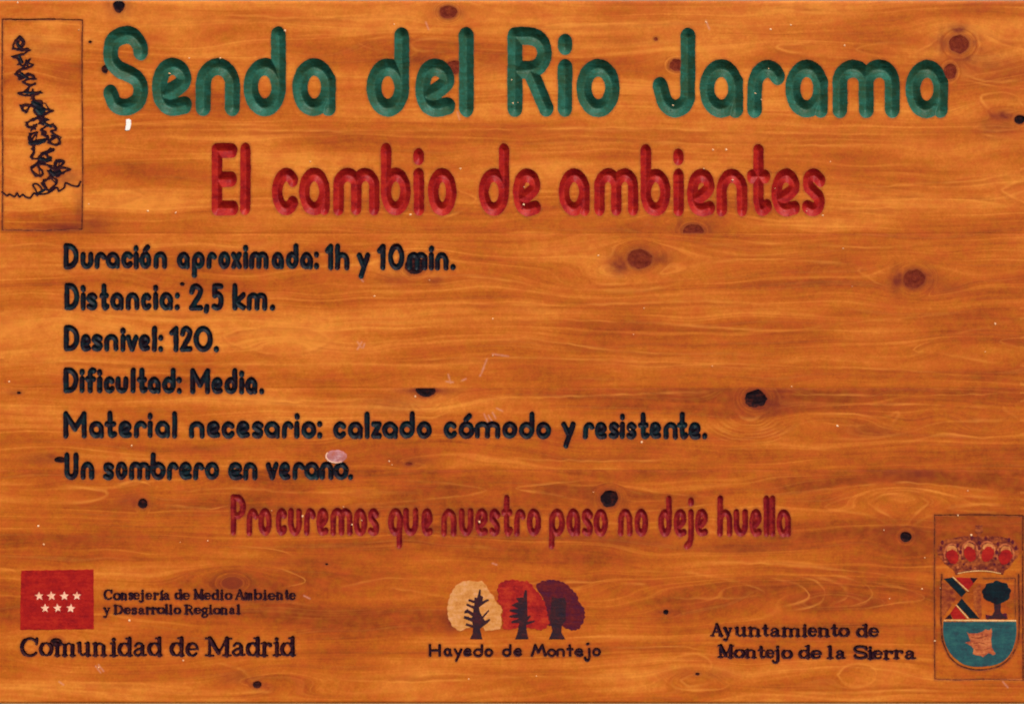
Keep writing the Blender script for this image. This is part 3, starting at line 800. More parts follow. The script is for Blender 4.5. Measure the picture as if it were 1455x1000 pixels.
HAL = [(96, 322, 26, 8, .75), (92, 252, 20, 12, .6), (130, 318, 30, 14, .45), (112, 300, 6, 30, .45), (640, 884, 9, 15, .75), (619, 399, 12, 7, .5), (560, 396, 26, 10, .35), (1268, 671, 14, 5, .55),
       (1305, 673, 24, 6, .7), (1300, 690, 14, 12, .25), (605, 555, 40, 6, .85), (1085, 574, 38, 16, .75), (1105, 556, 20, 2.5, .6), (560, 575, 40, 14, .35), (1425, 165, 20, 8, .8), (1415, 180, 30, 16, .35),
       (1390, 92, 60, 20, .35), (1360, 42, 16, 8, .75), (1338, 62, 7, 20, .5), (1384, 62, 6, 16, .5), (1375, 85, 30, 12, .5), (330, 826, 18, 11, .75), (345, 838, 46, 12, .3), (188, 712, 20, 10, .55), (1270, 752, 30, 10, .3), (1300, 752, 20, 9, .3),
       (900, 770, 60, 7, .28), (1060, 780, 60, 9, .25), (590, 655, 28, 8, .35), (565, 655, 6, 6, .25), (340, 963, 30, 9, .4), (975, 956, 26, 8, .2), (1020, 958, 30, 8, .25), (945, 869, 22, 3, .4),
       (660, 75, 5, 20, .25), (700, 92, 24, 12, .25), (600, 93, 24, 10, .2), (400, 800, 60, 5, .25), (60, 652, 28, 8, .5), (70, 648, 16, 5, .5), (20, 558, 14, 4, .35), (966, 322, 5, 14, .4), (1010, 320, 12, 8, .3),
       (880, 378, 16, 13, .8), (933, 366, 6, 14, .45), (1275, 397, 10, 18, .95), (1322, 398, 8, 16, .6), (1345, 410, 26, 10, .3), (170, 14, 18, 12, .45), (200, 60, 24, 10, .1), (70, 825, 8, 5, .3), (1240, 610, 36, 8, .3), (890, 60, 60, 5, .12), (70, 70, 30, 8, .3),
       (45, 55, 22, 6, .2), (90, 110, 18, 16, .2)]
for (hx, hy, sx, sy, A) in HAL:
    sl = win(hx - 3 * sx, hy - 3 * sy, hx + 3 * sx, hy + 3 * sy)
    x, y = GX[sl], GY[sl]
    g = min(1, A * 1.25) * np.exp(-((x - hx) / sx) ** 2 - ((y - hy) / sy) ** 2) * (.85 + .4 * vnoise(x / 8, y / 5, int(hx), 2))
    pl = np.searchsorted(JOINTS, y, side='right') == np.searchsorted(JOINTS, hy, side='right')
    halo[sl] = np.maximum(halo[sl], np.clip(g, 0, 1) * pl)
halo = np.clip(halo, 0, 1)
# worn pinkish scratches in the varnish
pale = np.zeros(GX.shape)
SCR = [(508, 486, 514, 494), (514, 486, 508, 496), (518, 488, 516, 494), (684, 530, 692, 510), (688, 522, 682, 534), (637, 532, 640, 544), (634, 542, 644, 543), (656, 541, 662, 538), (688, 588, 694, 602),
       (694, 590, 700, 600), (706, 580, 714, 584), (700, 586, 704, 594), (700, 503, 722, 506), (136, 946, 143, 955), (140, 944, 147, 953), (1170, 286, 1168, 292), 
       (605, 32, 609, 42), (1003, 30, 1008, 42), (84, 968, 90, 972), (650, 160, 653, 170), (1425, 968, 1432, 976), (432, 846, 440, 850), (512, 395, 516, 400), (700, 800, 706, 802)]
pale_d = np.full(GX.shape, 99.0)
for (ax, ay, bx, by) in SCR:
    sl = win(min(ax, bx) - 8, min(ay, by) - 8, max(ax, bx) + 8, max(ay, by) + 8)
    d, _ = dist_field([(ax, ay, bx, by, 0.0)], GX[sl], GY[sl])
    pale_d[sl] = np.minimum(pale_d[sl], d)
pale = np.clip(1.0 - pale_d / 1.9, 0, 1)

# the clearest lines of the grain: shaved ring tops, flames and eyes round the knots
FIG = [
    [(1305, 61), (1263, 61), (1239, 64), (1217, 71), (1239, 78), (1263, 82), (1292, 85), (1330, 88)], [(1184, 59), (1142, 61), (1113, 64), (1104, 68), (1121, 73), (1152, 78), (1184, 81), (1225, 84)],
    [(648, 58), (622, 56), (600, 57), (586, 61), (583, 65), (594, 72), (615, 74), (633, 78)], [(562, 51), (531, 56), (509, 61), (531, 70), (562, 73)],
    [(1453, 152), (1445, 138), (1425, 132), (1400, 134), (1394, 140), (1400, 150), (1412, 162)], [(1430, 158), (1434, 149), (1441, 150), (1444, 160)], [(1415, 74), (1422, 78), (1420, 88), (1408, 92)],
    [(1365, 104), (1400, 116), (1455, 116)], [(1360, 112), (1410, 122), (1455, 127)], [(1395, 50), (1420, 62), (1455, 70)], [(1340, 48), (1318, 66), (1290, 78)],
    [(1390, 188), (1420, 194), (1455, 190)], [(1380, 180), (1420, 186), (1455, 180)],
    [(120, 187), (300, 184), (500, 187), (700, 184), (900, 182), (1155, 190), (1455, 192)], [(130, 178), (260, 176), (420, 180)], [(690, 205), (880, 202), (1100, 207), (1300, 205)],
    [(1175, 262), (1215, 262), (1260, 265), (1340, 260), (1400, 255), (1455, 240)], [(1455, 254), (1440, 261), (1424, 270), (1440, 280), (1455, 287)],
    [(1175, 290), (1250, 286), (1330, 282), (1400, 288), (1455, 297)], [(1175, 298), (1300, 294), (1345, 295)], [(640, 262), (655, 272), (676, 281), (669, 291), (652, 302), (620, 312)],
    [(128, 272), (165, 270), (203, 279), (185, 290), (150, 300)], [(200, 30), (300, 22), (430, 26), (540, 20)], [(700, 30), (820, 36), (960, 30), (1080, 34)], [(1090, 14), (1200, 20), (1330, 14)],
    [(318, 475), (350, 466), (400, 463), (440, 467), (466, 481), (450, 493), (420, 501), (380, 502), (345, 493), (325, 485), (318, 475)],
    [(1455, 452), (1400, 466), (1340, 478), (1298, 497), (1340, 502), (1400, 514), (1455, 519)], [(1455, 478), (1420, 485), (1455, 494)],
    [(560, 456), (700, 452), (900, 458), (1100, 470), (1200, 460), (1330, 448), (1455, 438)], [(480, 517), (700, 508), (900, 513), (1155, 521), (1300, 527), (1455, 546)],
    [(0, 446), (60, 440), (150, 448), (250, 455), (330, 450), (480, 458)], [(0, 508), (150, 514), (300, 517), (470, 513)], [(560, 500), (640, 491), (740, 481), (850, 495), (960, 503), (1160, 506)],
    [(815, 384), (800, 387), (792, 394), (806, 404), (850, 412), (930, 410), (975, 398)], [(845, 392), (838, 398), (860, 404), (900, 403)], [(150, 384), (190, 390), (214, 398)], [(110, 394), (82, 386), (60, 392)],
    [(560, 398), (640, 392), (720, 398), (780, 414)], [(1230, 378), (1220, 384), (1240, 398), (1260, 408)], [(1360, 372), (1358, 384), (1345, 392)], [(1240, 388), (1262, 387)],
    [(970, 350), (1090, 346), (1240, 352), (1330, 346)], [(990, 372), (1100, 368), (1220, 376)], [(600, 430), (800, 434), (1000, 428), (1130, 436)], [(0, 350), (60, 346), (90, 352)],
    [(1140, 588), (1200, 587), (1250, 592), (1277, 586), (1268, 600), (1262, 612), (1245, 616)], [(1155, 620), (1220, 624), (1290, 615), (1340, 600), (1455, 597)], [(1425, 574), (1428, 583), (1440, 590), (1447, 598)],
    [(1240, 632), (1300, 626), (1340, 617), (1400, 622), (1455, 616)], [(1120, 578), (1260, 574), (1400, 578), (1455, 570)], [(1100, 560), (1300, 562), (1455, 558)], [(1160, 600), (1220, 604), (1240, 600)],
    [(640, 560), (760, 564), (900, 560), (1040, 556)], [(300, 562), (420, 570), (540, 566)], [(700, 650), (860, 655), (1000, 650)], [(1000, 640), (1100, 636), (1200, 640)],
    [(1235, 715), (1255, 703), (1290, 702), (1318, 712), (1302, 730), (1285, 746), (1268, 736), (1250, 725), (1235, 715)], [(1222, 716), (1245, 700), (1300, 697), (1338, 706), (1330, 716)],
    [(1455, 710), (1360, 704), (1290, 693), (1220, 703), (1172, 720), (1220, 729), (1262, 743), (1282, 753)], [(1290, 753), (1310, 738), (1330, 732), (1370, 734)], [(1455, 700), (1380, 694), (1280, 685), (1180, 694), (1060, 706)],
    [(1455, 722), (1400, 716), (1350, 722), (1400, 728), (1455, 730)],
    [(870, 812), (960, 812), (1010, 819), (1060, 830), (1087, 842), (1060, 848), (1000, 850), (900, 848)], [(1085, 818), (1130, 828), (1150, 845), (1136, 855), (1100, 862)],
    [(1108, 812), (1160, 826), (1172, 848), (1150, 862), (1110, 868)], [(1145, 816), (1190, 828), (1204, 846), (1180, 860)], [(1175, 813), (1225, 827), (1239, 848), (1205, 862)],
    [(1225, 824), (1290, 838), (1313, 850), (1270, 858), (1205, 868)], [(960, 802), (1080, 800), (1220, 812), (1310, 824)],
    [(560, 681), (620, 684), (660, 689), (691, 697), (640, 706), (560, 712), (500, 716)], [(840, 681), (780, 687), (733, 693), (790, 704), (835, 713)], [(900, 690), (940, 700), (1010, 706)],
    [(890, 728), (960, 722), (1040, 712)], [(160, 691), (190, 683), (213, 689), (214, 700)], [(80, 688), (150, 698), (130, 712), (60, 716)], [(230, 716), (300, 722), (330, 716)], [(240, 700), (330, 694), (430, 700), (520, 698)],
    [(945, 946), (960, 933), (990, 929), (1006, 936), (1011, 948), (994, 955)], [(968, 965), (985, 958), (1000, 959), (1012, 965), (1000, 972), (980, 974), (968, 965)], [(930, 948), (950, 970), (970, 979), (1020, 979), (1044, 968)],
    [(1190, 958), (1205, 944), (1232, 943), (1246, 956), (1234, 972), (1205, 974), (1190, 958)], [(1050, 975), (1160, 984), (1300, 980), (1455, 986)], [(860, 922), (960, 918), (1010, 924)],
    [(390, 806), (420, 816), (434, 827), (400, 836)], [(480, 834), (550, 821), (600, 824)], [(550, 833), (620, 846), (640, 852)], [(330, 775), (380, 778), (420, 790)], [(0, 806), (24, 812)],
    [(300, 940), (340, 950), (360, 966), (384, 950)], [(340, 984), (365, 982), (390, 984)], [(440, 964), (600, 968), (760, 960), (900, 966)], [(20, 975), (140, 968), (260, 976)], [(720, 830), (840, 826), (900, 829)], [(880, 828), (920, 830)],
]
for k_ in range(9):                                          # the fan of fine arcs under the large black knot
    a_, b_ = 18 + 7.5 * k_, 12 + 4.2 * k_
    FIG.append([(1066 + a_ * math.cos(t_), 584 + b_ * math.sin(t_)) for t_ in np.radians(np.linspace(172, 8 + 2 * k_, 9))])
for k_ in range(4):
    a_, b_ = 20 + 7 * k_, 14 + 4.5 * k_
    FIG.append([(607 + a_ * math.cos(t_), 566 + b_ * math.sin(t_)) for t_ in np.radians(np.linspace(165, 15, 9))])
fig_d = np.full(GX.shape, 99.0)
fig = np.zeros(GX.shape)
shade = np.zeros(GX.shape)
for n_, L in enumerate(FIG):
    pts = cat(L, 4)
    px_, py_ = [q[0] for q in pts], [q[1] for q in pts]
    sl = win(min(px_) - 9, min(py_) - 9, max(px_) + 9, max(py_) + 9)
    x, y = GX[sl], GY[sl]
    xx, yy = x + .9 * vnoise(x / 11, y / 7, n_), y + 1.1 * vnoise(x / 15, y / 8, n_ + 50)
    sg = [(a_[0], a_[1], b_[0], b_[1], 0.0) for a_, b_ in zip(pts[:-1], pts[1:])]
    d_, _ = dist_field(sg, xx, yy)
    # strength fades towards both ends of the line and comes and goes along it
    e0 = np.hypot(x - pts[0][0], y - pts[0][1])
    e1 = np.hypot(x - pts[-1][0], y - pts[-1][1])
    ln = sum(math.hypot(a_[0] - b_[0], a_[1] - b_[1]) for a_, b_ in zip(pts[:-1], pts[1:]))
    closed = math.hypot(pts[0][0] - pts[-1][0], pts[0][1] - pts[-1][1]) < 3
    fade = 1.0 if closed else np.clip(np.minimum(e0, e1) / (.22 * ln), 0, 1)
    fade = np.where((x < 6) | (x > 1449), 1.0, fade)
    am = np.clip(.62 + .75 * vnoise(x / 34, y / 14, n_ + 9, 2), .12, 1.15) * fade
    wv = np.clip(1.9 + 1.3 * vnoise(x / 45, y / 20, n_ + 31), .9, 3.2)
    bound = np.searchsorted(JOINTS, y, side='right') == np.searchsorted(JOINTS, pts[len(pts) // 2][1], side='right')
    am = am * bound
    fig_d[sl] = np.minimum(fig_d[sl], d_)
    fig[sl] = np.maximum(fig[sl], am * np.exp(-(d_ / wv) ** 2))
    so = 3.6 if n_ % 3 else -3.6
    d2, _ = dist_field(sg, xx, yy - so)
    shade[sl] = np.maximum(shade[sl], am * np.exp(-(d2 / 3.6) ** 2))
fig = fig - .8 * shade * (1 - fig)
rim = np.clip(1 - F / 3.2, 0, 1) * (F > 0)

# ------------------------------------------------------------------ cut the lattice into plank and letter surfaces
CB = 5
ncx = (NXn - 1)
ncy = (NYn - 1)
nodeflag = (F < 3.4) | (pale_d < 3.0) | (fig_d < 3.2)
for (kx, ky, rx, ry, kind, hs) in KNOTS:
    if kind in ('none',):
        continue
    e = 2.1 if hs > .9 else 1.5
    nodeflag |= ((np.abs(GX - kx) < rx * e + 4) & (np.abs(GY - ky) < ry * e + 4))
cellfine = nodeflag[:-1, :-1] | nodeflag[1:, :-1] | nodeflag[:-1, 1:] | nodeflag[1:, 1:]
# rows grouped in blocks that never cross a joint; rows next to a joint or an edge stay fine
fine_rows = np.zeros(ncy, bool)
fine_rows[:2] = True
fine_rows[-2:] = True
for J in JOINTS:
    j = int(np.searchsorted(ys, J))
    fine_rows[j - 1:j + 1] = True
done = np.zeros((ncy, ncx), bool)
coarse = []
j = 0
while j < ncy:
    if fine_rows[j]:
        # long thin quads along the joint
        je = j + 1
    else:
        je = j
        while je < ncy and je - j < CB and not fine_rows[je]:
            je += 1
    for i in range(0, ncx, CB):
        ie = min(i + CB, ncx)
        if not cellfine[j:je, i:ie].any():
            coarse.append((j, i, je, ie))
            done[j:je, i:ie] = True
    j = je
coarse = np.array(coarse)
jj, ii = np.nonzero(~done)
nid = lambda j, i: j * NXn + i
a, b, c, d = nid(jj, ii), nid(jj, ii + 1), nid(jj + 1, ii + 1), nid(jj + 1, ii)
odd = ((ii + jj) % 2).astype(bool)
# winding chosen so that normals point to the viewer (-Y): rows run downwards, so a-d-c-b
t1 = np.where(odd[:, None], np.stack([a, d, b], 1), np.stack([a, d, c], 1))
t2 = np.where(odd[:, None], np.stack([b, d, c], 1), np.stack([a, c, b], 1))
T_ = np.concatenate([t1, t2])
rowT = np.concatenate([jj, jj])
Ff = F.ravel()
Lf = LAB.ravel()
LFf = LF.ravel()
fv = Ff[T_]
neg = fv < 0
cnt = neg.sum(1)
out_t, out_lab = [], []

base_z = (B + FD * (F < 0)).ravel()
edge_keys = []
edge_pos = []
NN = NXn * NYn


def best_label(tri):
    f = LFf[tri]
    k = np.argmin(f, axis=1)
    return Lf[tri[np.arange(len(tri)), k]]


def plank_label(rows):
    return -1 - plank_of_row[np.minimum(rows, NYn - 1)]


# whole triangles
m0 = cnt == 0
out_t.append(T_[m0])
out_lab.append(plank_label(rowT[m0]))
m3 = cnt == 3
out_t.append(T_[m3])
out_lab.append(best_label(T_[m3]))
# mixed triangles, rotated so that vertex 0 is the odd one out
E0, E1 = [], []


def edge_id(u, v):
    return NN + np.minimum(u, v).astype(np.int64) * 4 * NXn + (np.maximum(u, v) - np.minimum(u, v))


mixed = []
for side in (1, 2):
    m = cnt == side
    Tm = T_[m]
    ng = neg[m]
    rw = rowT[m]
    lone = ng if side == 1 else ~ng
    k = np.argmax(lone, axis=1)
    v0 = Tm[np.arange(len(Tm)), k]
    v1 = Tm[np.arange(len(Tm)), (k + 1) % 3]
    v2 = Tm[np.arange(len(Tm)), (k + 2) % 3]
    e01, e02 = edge_id(v0, v1), edge_id(v0, v2)
    lab_in = best_label(Tm)
    lab_out = plank_label(rw)
    l_lone = lab_in if side == 1 else lab_out
    l_rest = lab_out if side == 1 else lab_in
    out_t += [np.stack([v0, e01, e02], 1), np.stack([e01, v1, v2], 1), np.stack([e01, v2, e02], 1)]
    out_lab += [l_lone, l_rest, l_rest]
ALLT = np.concatenate([q.astype(np.int64) for q in out_t])
ALLL = np.concatenate(out_lab)

xyf = np.stack([GX.ravel(), GY.ravel()], 1)
Rf, Hf, Tf, Pf = ringf.ravel(), halo.ravel(), tone.ravel(), pale.ravel()
Gf, Mf = fig.ravel(), rim.ravel()
Bf = B.ravel()


def build(ids, extra_quads=None):
    """ids: unique vertex ids -> positions and attributes"""
    lat = ids < NN
    pos = np.zeros((len(ids), 3))
    at = np.zeros((len(ids), 6))
    n = ids[lat]
    pos[lat, :2] = xyf[n]
    pos[lat, 2] = base_z[n]
    for q, A in enumerate((Rf, Hf, Tf, Pf, Gf, Mf)):
        at[lat, q] = A[n]
    e = ids[~lat] - NN
    u = e // (4 * NXn)
    v = u + e % (4 * NXn)
    fu, fv_ = Ff[u], Ff[v]
    t = fu / (fu - fv_)
    t = np.clip(t, .02, .98)
    pos[~lat, :2] = xyf[u] * (1 - t[:, None]) + xyf[v] * t[:, None]
    pos[~lat, 2] = Bf[u] * (1 - t) + Bf[v] * t
    for q, A in enumerate((Rf, Hf, Tf, Pf, Gf, Mf)):
        at[~lat, q] = A[u] * (1 - t) + A[v] * t
    w = np.stack([(pos[:, 0] - W / 2) * MM, pos[:, 2] * MM, ZC + (H / 2 - pos[:, 1]) * MM], 1)
    return w, at


rl = np.array(root.location)
order = np.argsort(ALLL, kind='stable')
ALLT, ALLL = ALLT[order], ALLL[order]
uniq, start = np.unique(ALLL, return_index=True)
start = list(start) + [len(ALLL)]
if len(coarse):
    cj, ci, cje, cie = coarse.T
    Q = np.stack([nid(cj, ci), nid(cje, ci), nid(cje, cie), nid(cj, cie)], 1).astype(np.int64)
    Ql = plank_label(cj)


def child(o):
    o.parent = root
    o.location = (0, 0, 0)


for n_, lab in enumerate(uniq):
    tri = ALLT[start[n_]:start[n_ + 1]]
    if lab < 0:
        p = -1 - lab
        q = Q[Ql == lab]
        ids, inv = np.unique(np.concatenate([tri.ravel(), q.ravel()]), return_inverse=True)
        tr = inv[:tri.size].reshape(-1, 3)
        qd = inv[tri.size:].reshape(-1, 4)
        w, at = build(ids)
        # side walls and back, on vertices of their own
        ya = Y0 if p == 0 else JOINTS[p - 1]
        yb = Y1 if p == len(JOINTS) else JOINTS[p]
        da = 1.2 if p == 0 else .5
        db = 1.2 if p == len(JOINTS) else .5
        g = .05
        c8v = [P(X0, ya + g * (p > 0), da), P(xs[-1], ya + g * (p > 0), da), P(X1, yb, db), P(X0, yb, db),
               P(X0, ya + g * (p > 0), THICK), P(X1, ya + g * (p > 0), THICK), P(X1, yb, THICK), P(X0, yb, THICK)]
        nb = len(w)
        w = np.concatenate([w, np.array(c8v)])
        aat = np.zeros((8, 6))
        aat[:, 0] = [ya, ya, yb, yb, ya - 20, ya - 20, yb + 20, yb + 20]
        at = np.concatenate([at, aat])
        sq = np.array([[0, 4, 5, 1], [2, 6, 7, 3], [0, 3, 7, 4], [1, 5, 6, 2], [4, 7, 6, 5]])[:, ::-1] + nb
        qd = np.concatenate([qd, sq])
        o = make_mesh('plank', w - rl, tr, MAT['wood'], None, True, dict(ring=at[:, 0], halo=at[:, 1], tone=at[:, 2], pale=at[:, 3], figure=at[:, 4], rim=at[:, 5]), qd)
        child(o)
        me = o.data
        fl = np.ones(len(me.polygons), bool)
        fl[-5:] = False
        me.polygons.foreach_set('use_smooth', fl)
    else:
        f = FEAT[lab]
        ids, inv = np.unique(tri.ravel(), return_inverse=True)
        if len(tri) < 6:
            continue
        w, at = build(ids)
        o = make_mesh(f['name'], w - rl, inv.reshape(-1, 3), MAT[f['mat']], None, True, dict(ring=at[:, 0]))
        child(o)


# ------------------------------------------------------------------ painted emblem patches: thin layers with real edges
def patch(name, pts, mat, level, parent=root, rough=0.0, sub=0, seed=1, curve=False, label=None):
    """closed outline in board mm; its face stands `level` x 0.25 mm proud of the board"""
    if curve:
        pts = cat(list(pts) + [pts[0]], 4)[:-1]
    P2 = [np.array(p, float) for p in pts]
    cxm = sum(p[0] for p in P2) / len(P2)
    off = .55 if cxm > 1328 else 0.0       # the coat of arms lies on a slightly sunken panel
    if sub:
        out = []
        for a_, b_ in zip(P2, P2[1:] + P2[:1]):
            n = max(1, int(np.hypot(*(b_ - a_)) / sub))
            for k_ in range(n):
                out.append(a_ + (b_ - a_) * k_ / n)
        P2 = out
    if rough:
        P2 = [p + np.array([float(vnoise(np.array(p[0] / 3.0), np.array(p[1] / 3.0), seed, 2)), float(vnoise(np.array(p[0] / 3.0), np.array(p[1] / 3.0), seed + 9, 2))]) * rough for p in P2]
    bm = bmesh.new()
    top = [bm.verts.new(Vector(P(p[0], p[1], off - .25 * level)) - root.location) for p in P2]
    bot = [bm.verts.new(Vector(P(p[0], p[1], off + .05)) - root.location) for p in P2]
    edges = [bm.edges.new((top[i], top[(i + 1) % len(top)])) for i in range(len(top))]
    bmesh.ops.triangle_fill(bm, edges=edges, use_beauty=True)
    for i in range(len(top)):
        k_ = (i + 1) % len(top)
        try:
            bm.faces.new((top[i], top[k_], bot[k_], bot[i]))
        except ValueError:
            pass
    bmesh.ops.recalc_face_normals(bm, faces=bm.faces[:])
    # a sheet: turn it so that its front looks at the viewer
    big = max(bm.faces, key=lambda q: abs(q.normal.y) * q.calc_area())
    if big.normal.y > 0:
        bmesh.ops.reverse_faces(bm, faces=bm.faces[:])
    me = bpy.data.meshes.new(name)
    bm.to_mesh(me)
    bm.free()
    me.materials.append(MAT[mat])
    o = bpy.data.objects.new(name, me)
    COL.objects.link(o)
    o.parent = parent
    if parent is not root:
        o.location = (0, 0, 0)
    if label:
        o['label'] = label
    return o


# red flag with seven stars
flag = patch('flag_panel', [(30, 810), (133, 808.5), (133.5, 893.5), (28.5, 894.5)], 'flag_red', 1, rough=.7, sub=3, seed=4)
for k_, (sx, sy) in enumerate([(55.8, 846.4), (73.2, 846.2), (91.6, 846.6), (109.3, 846), (64, 863.8), (82, 863.4), (100.7, 863.8)]):
    pts = []
    rr = random.uniform(6.3, 7.0)
    a0 = random.uniform(-.12, .12)
    for q in range(10):
        r_ = rr if q % 2 == 0 else rr * .44
        an = a0 + math.pi * q / 5
        pts.append((sx + r_ * math.sin(an), sy - r_ * math.cos(an)))
    patch('star', pts, 'star', 2.2, parent=flag, rough=.35, seed=k_)

# three little trees
z6 = lambda L: [(600 + a_ / 5.389, 810 + b_ / 5.389) for a_, b_ in L]


def scallop(L, step=7.5, amp=1.5):
    """bumpy leaf edge along an outline"""
    pts = [np.array(p) for p in z6(L)]
    dense = []
    for a_, b_ in zip(pts, pts[1:] + pts[:1]):
        n = max(1, int(np.hypot(*(b_ - a_)) / 1.2))
        for k_ in range(n):
            dense.append(a_ + (b_ - a_) * k_ / n)
    dense = np.array(dense)
    cen = dense.mean(0)
    seg = np.hypot(*(np.roll(dense, -1, 0) - dense).T)
    s = np.concatenate([[0], np.cumsum(seg)[:-1]])
    ph = np.abs(np.sin(np.pi * s / step + .4 * np.sin(s / 5)))
    dirv = dense - cen
    dirv /= np.hypot(*dirv.T)[:, None]
    return [tuple(p) for p in dense + dirv * (ph * amp)[:, None]]


cr1 = [(290, 465), (232, 425), (200, 360), (194, 280), (215, 190), (255, 122), (305, 88), (360, 80), (410, 88), (455, 82), (488, 115), (508, 160), (545, 200), (565, 250), (597, 272), (610, 300),
       (597, 340), (606, 400), (595, 445), (540, 455), (480, 460), (465, 430), (400, 436), (380, 428), (340, 438)]
cr2 = [(592, 104), (640, 80), (710, 74), (760, 88), (800, 84), (838, 114), (858, 150), (895, 182), (925, 232), (945, 282), (955, 340), (968, 398), (945, 436), (900, 455), (850, 440), (810, 436),
       (760, 428), (720, 436), (655, 452), (615, 436), (624, 400), (614, 350), (622, 300), (604, 262), (580, 238), (589, 190), (576, 150)]
cr3 = [(872, 112), (920, 84), (990, 74), (1050, 84), (1098, 104), (1136, 142), (1182, 190), (1194, 240), (1236, 290), (1242, 350), (1228, 396), (1196, 445), (1150, 455), (1095, 436), (1070, 420),
       (962, 416), (964, 350), (944, 270), (924, 200), (884, 150)]
patch('tree_crown', scallop(cr1, 9, .9), 'cream', 1, label='cream painted tree crown')
patch('tree_crown', scallop(cr3), 'crown_dark', 1, label='dark purple painted tree crown')
patch('tree_crown', scallop(cr2), 'crown_red', 1.6, label='red painted tree crown')
tr1 = [(365, 524), (460, 525), (455, 500), (442, 445), (500, 402), (522, 378), (516, 368), (482, 384), (468, 366), (492, 335), (514, 310), (506, 300), (488, 320), (460, 350), (442, 320), (434, 282), (480, 248), (513, 228),
       (504, 217), (462, 236), (466, 200), (447, 190), (450, 150), (438, 140), (428, 180), (420, 210), (402, 203), (398, 228), (358, 218), (350, 232), (400, 250), (395, 272), (342, 252), (336, 266), (393, 292), (388, 322),
       (362, 305), (345, 293), (322, 312), (324, 328), (350, 325), (385, 350), (378, 362), (322, 346), (316, 364), (383, 392), (387, 416), (337, 402), (330, 420), (390, 438), (386, 480)]
tr2 = [(710, 525), (815, 525), (801, 470), (796, 418), (862, 392), (858, 382), (802, 390), (832, 352), (828, 342), (806, 348), (801, 150), (786, 150), (772, 205), (716, 212), (738, 238), (700, 255), (682, 266),
       (736, 292), (670, 298), (668, 312), (736, 330), (665, 345), (668, 358), (742, 366), (680, 390), (684, 402), (742, 402), (731, 470)]
tr3 = [(970, 525), (1096, 525), (1066, 475), (1068, 425), (1100, 380), (1096, 300), (1104, 250), (1090, 206), (1040, 214), (992, 202), (984, 300), (972, 350), (985, 400), (997, 460)]
patch('tree_trunk', z6(tr1), 'trunk', 2.4, rough=.25, sub=1.5, seed=3)
patch('tree_trunk', z6(tr2), 'trunk', 2.4, rough=.3, sub=1.5, seed=5)
patch('tree_trunk', z6(tr3), 'trunk', 2.4, rough=.4, sub=1.5, seed=7)

# coat of arms
c7 = lambda L: [(1320 + a_ / 10.52, 725 + b_ / 10.52) for a_, b_ in L]
patch('shield_field', c8(cat([(128, 455), (125, 555), (150, 660), (208, 757), (300, 828), (400, 854), (520, 850), (640, 818), (720, 742), (763, 640), (778, 540), (776, 455)], 3)), 'teal', 1, rough=.35, sub=2, seed=2)
patch('animal_figure', c8([(335, 545), (352, 562), (372, 556), (430, 556), (470, 545), (500, 524), (530, 528), (556, 515), (558, 560), (552, 620), (560, 680), (592, 742), (568, 752), (532, 730), (505, 750), (482, 770), (458, 756),
                            (424, 752), (388, 738), (398, 700), (372, 668), (322, 640), (372, 628), (356, 592)]), 'rust', 1.9, rough=.8, sub=1.6, seed=12)
for L in ([(372, 590), (430, 600), (520, 580)], [(390, 650), (450, 640), (520, 660)], [(410, 700), (470, 705), (540, 690)], [(470, 560), (480, 600)], [(440, 655), (450, 700)]):
    q = c8(cat(L, 3))
    patch('figure_line', [(x_, y_ - .5) for x_, y_ in q] + [(x_, y_ + .5) for x_, y_ in q[::-1]], 'crest_brown', 2.4)
patch('shield_rule', c8([(132, 436), (775, 440), (775, 452), (132, 448)]), 'cream_line', 1.5, rough=.3, sub=3)
patch('stain_band', c8([(112, 90), (185, 130), (235, 190), (240, 250), (190, 330), (140, 395), (112, 400)]), 'crest_stain', .5, rough=.8, sub=2, seed=8)
patch('stain_band', c8([(395, 170), (462, 120), (468, 430), (455, 430), (400, 330)]), 'crest_stain', .5, rough=.8, sub=2, seed=9)
patch('saltire_arm', c8([(132, 72), (205, 62), (332, 190), (290, 236)]), 'night', 1.5, rough=.3, sub=2)
patch('saltire_arm', c8([(290, 248), (248, 300), (365, 425), (452, 430)]), 'night', 1.5, rough=.3, sub=2)
patch('saltire_arm', c8([(236, 62), (362, 66), (398, 118), (345, 176), (300, 140)]), 'flag_red', 1.5, rough=.3, sub=2)
patch('saltire_arm', c8([(236, 314), (190, 380), (215, 430), (335, 431)]), 'flag_red', 1.5, rough=.3, sub=2)
patch('saltire_tip', c8([(362, 64), (432, 68), (396, 112)]), 'burn', 1.5)
patch('saltire_tip', c8([(188, 384), (142, 430), (208, 431)]), 'burn', 1.5)
for L in ([(205, 58), (345, 186)], [(238, 308), (345, 428)]):
    (xa, ya), (xb, yb) = c8(L)
    patch('saltire_edge', [(xa, ya), (xa + 1.5, ya - .4), (xb + 1.5, yb - .4), (xb, yb)], 'cream_line', 2.2)
# the oak on the right of the shield
an = np.linspace(0, 2 * math.pi, 40, endpoint=False)
patch('oak_crown', c8([(603 + (126 + 7 * math.sin(9 * q)) * math.cos(q) ** 1, 194 - (100 + 6 * math.cos(8 * q)) * math.sin(q)) for q in an]), 'night', 1.8, rough=1.0, seed=6)
patch('oak_trunk', c8([(575, 285), (640, 280), (636, 360), (655, 395), (700, 425), (505, 430), (560, 398), (583, 360)]), 'trunk', 1.4, rough=.3, sub=1.5)
patch('oak_ground', c8([(505, 392), (555, 402), (620, 385), (690, 380), (700, 432), (505, 434)]), 'crown_dark', .8, rough=.6, sub=1.5)
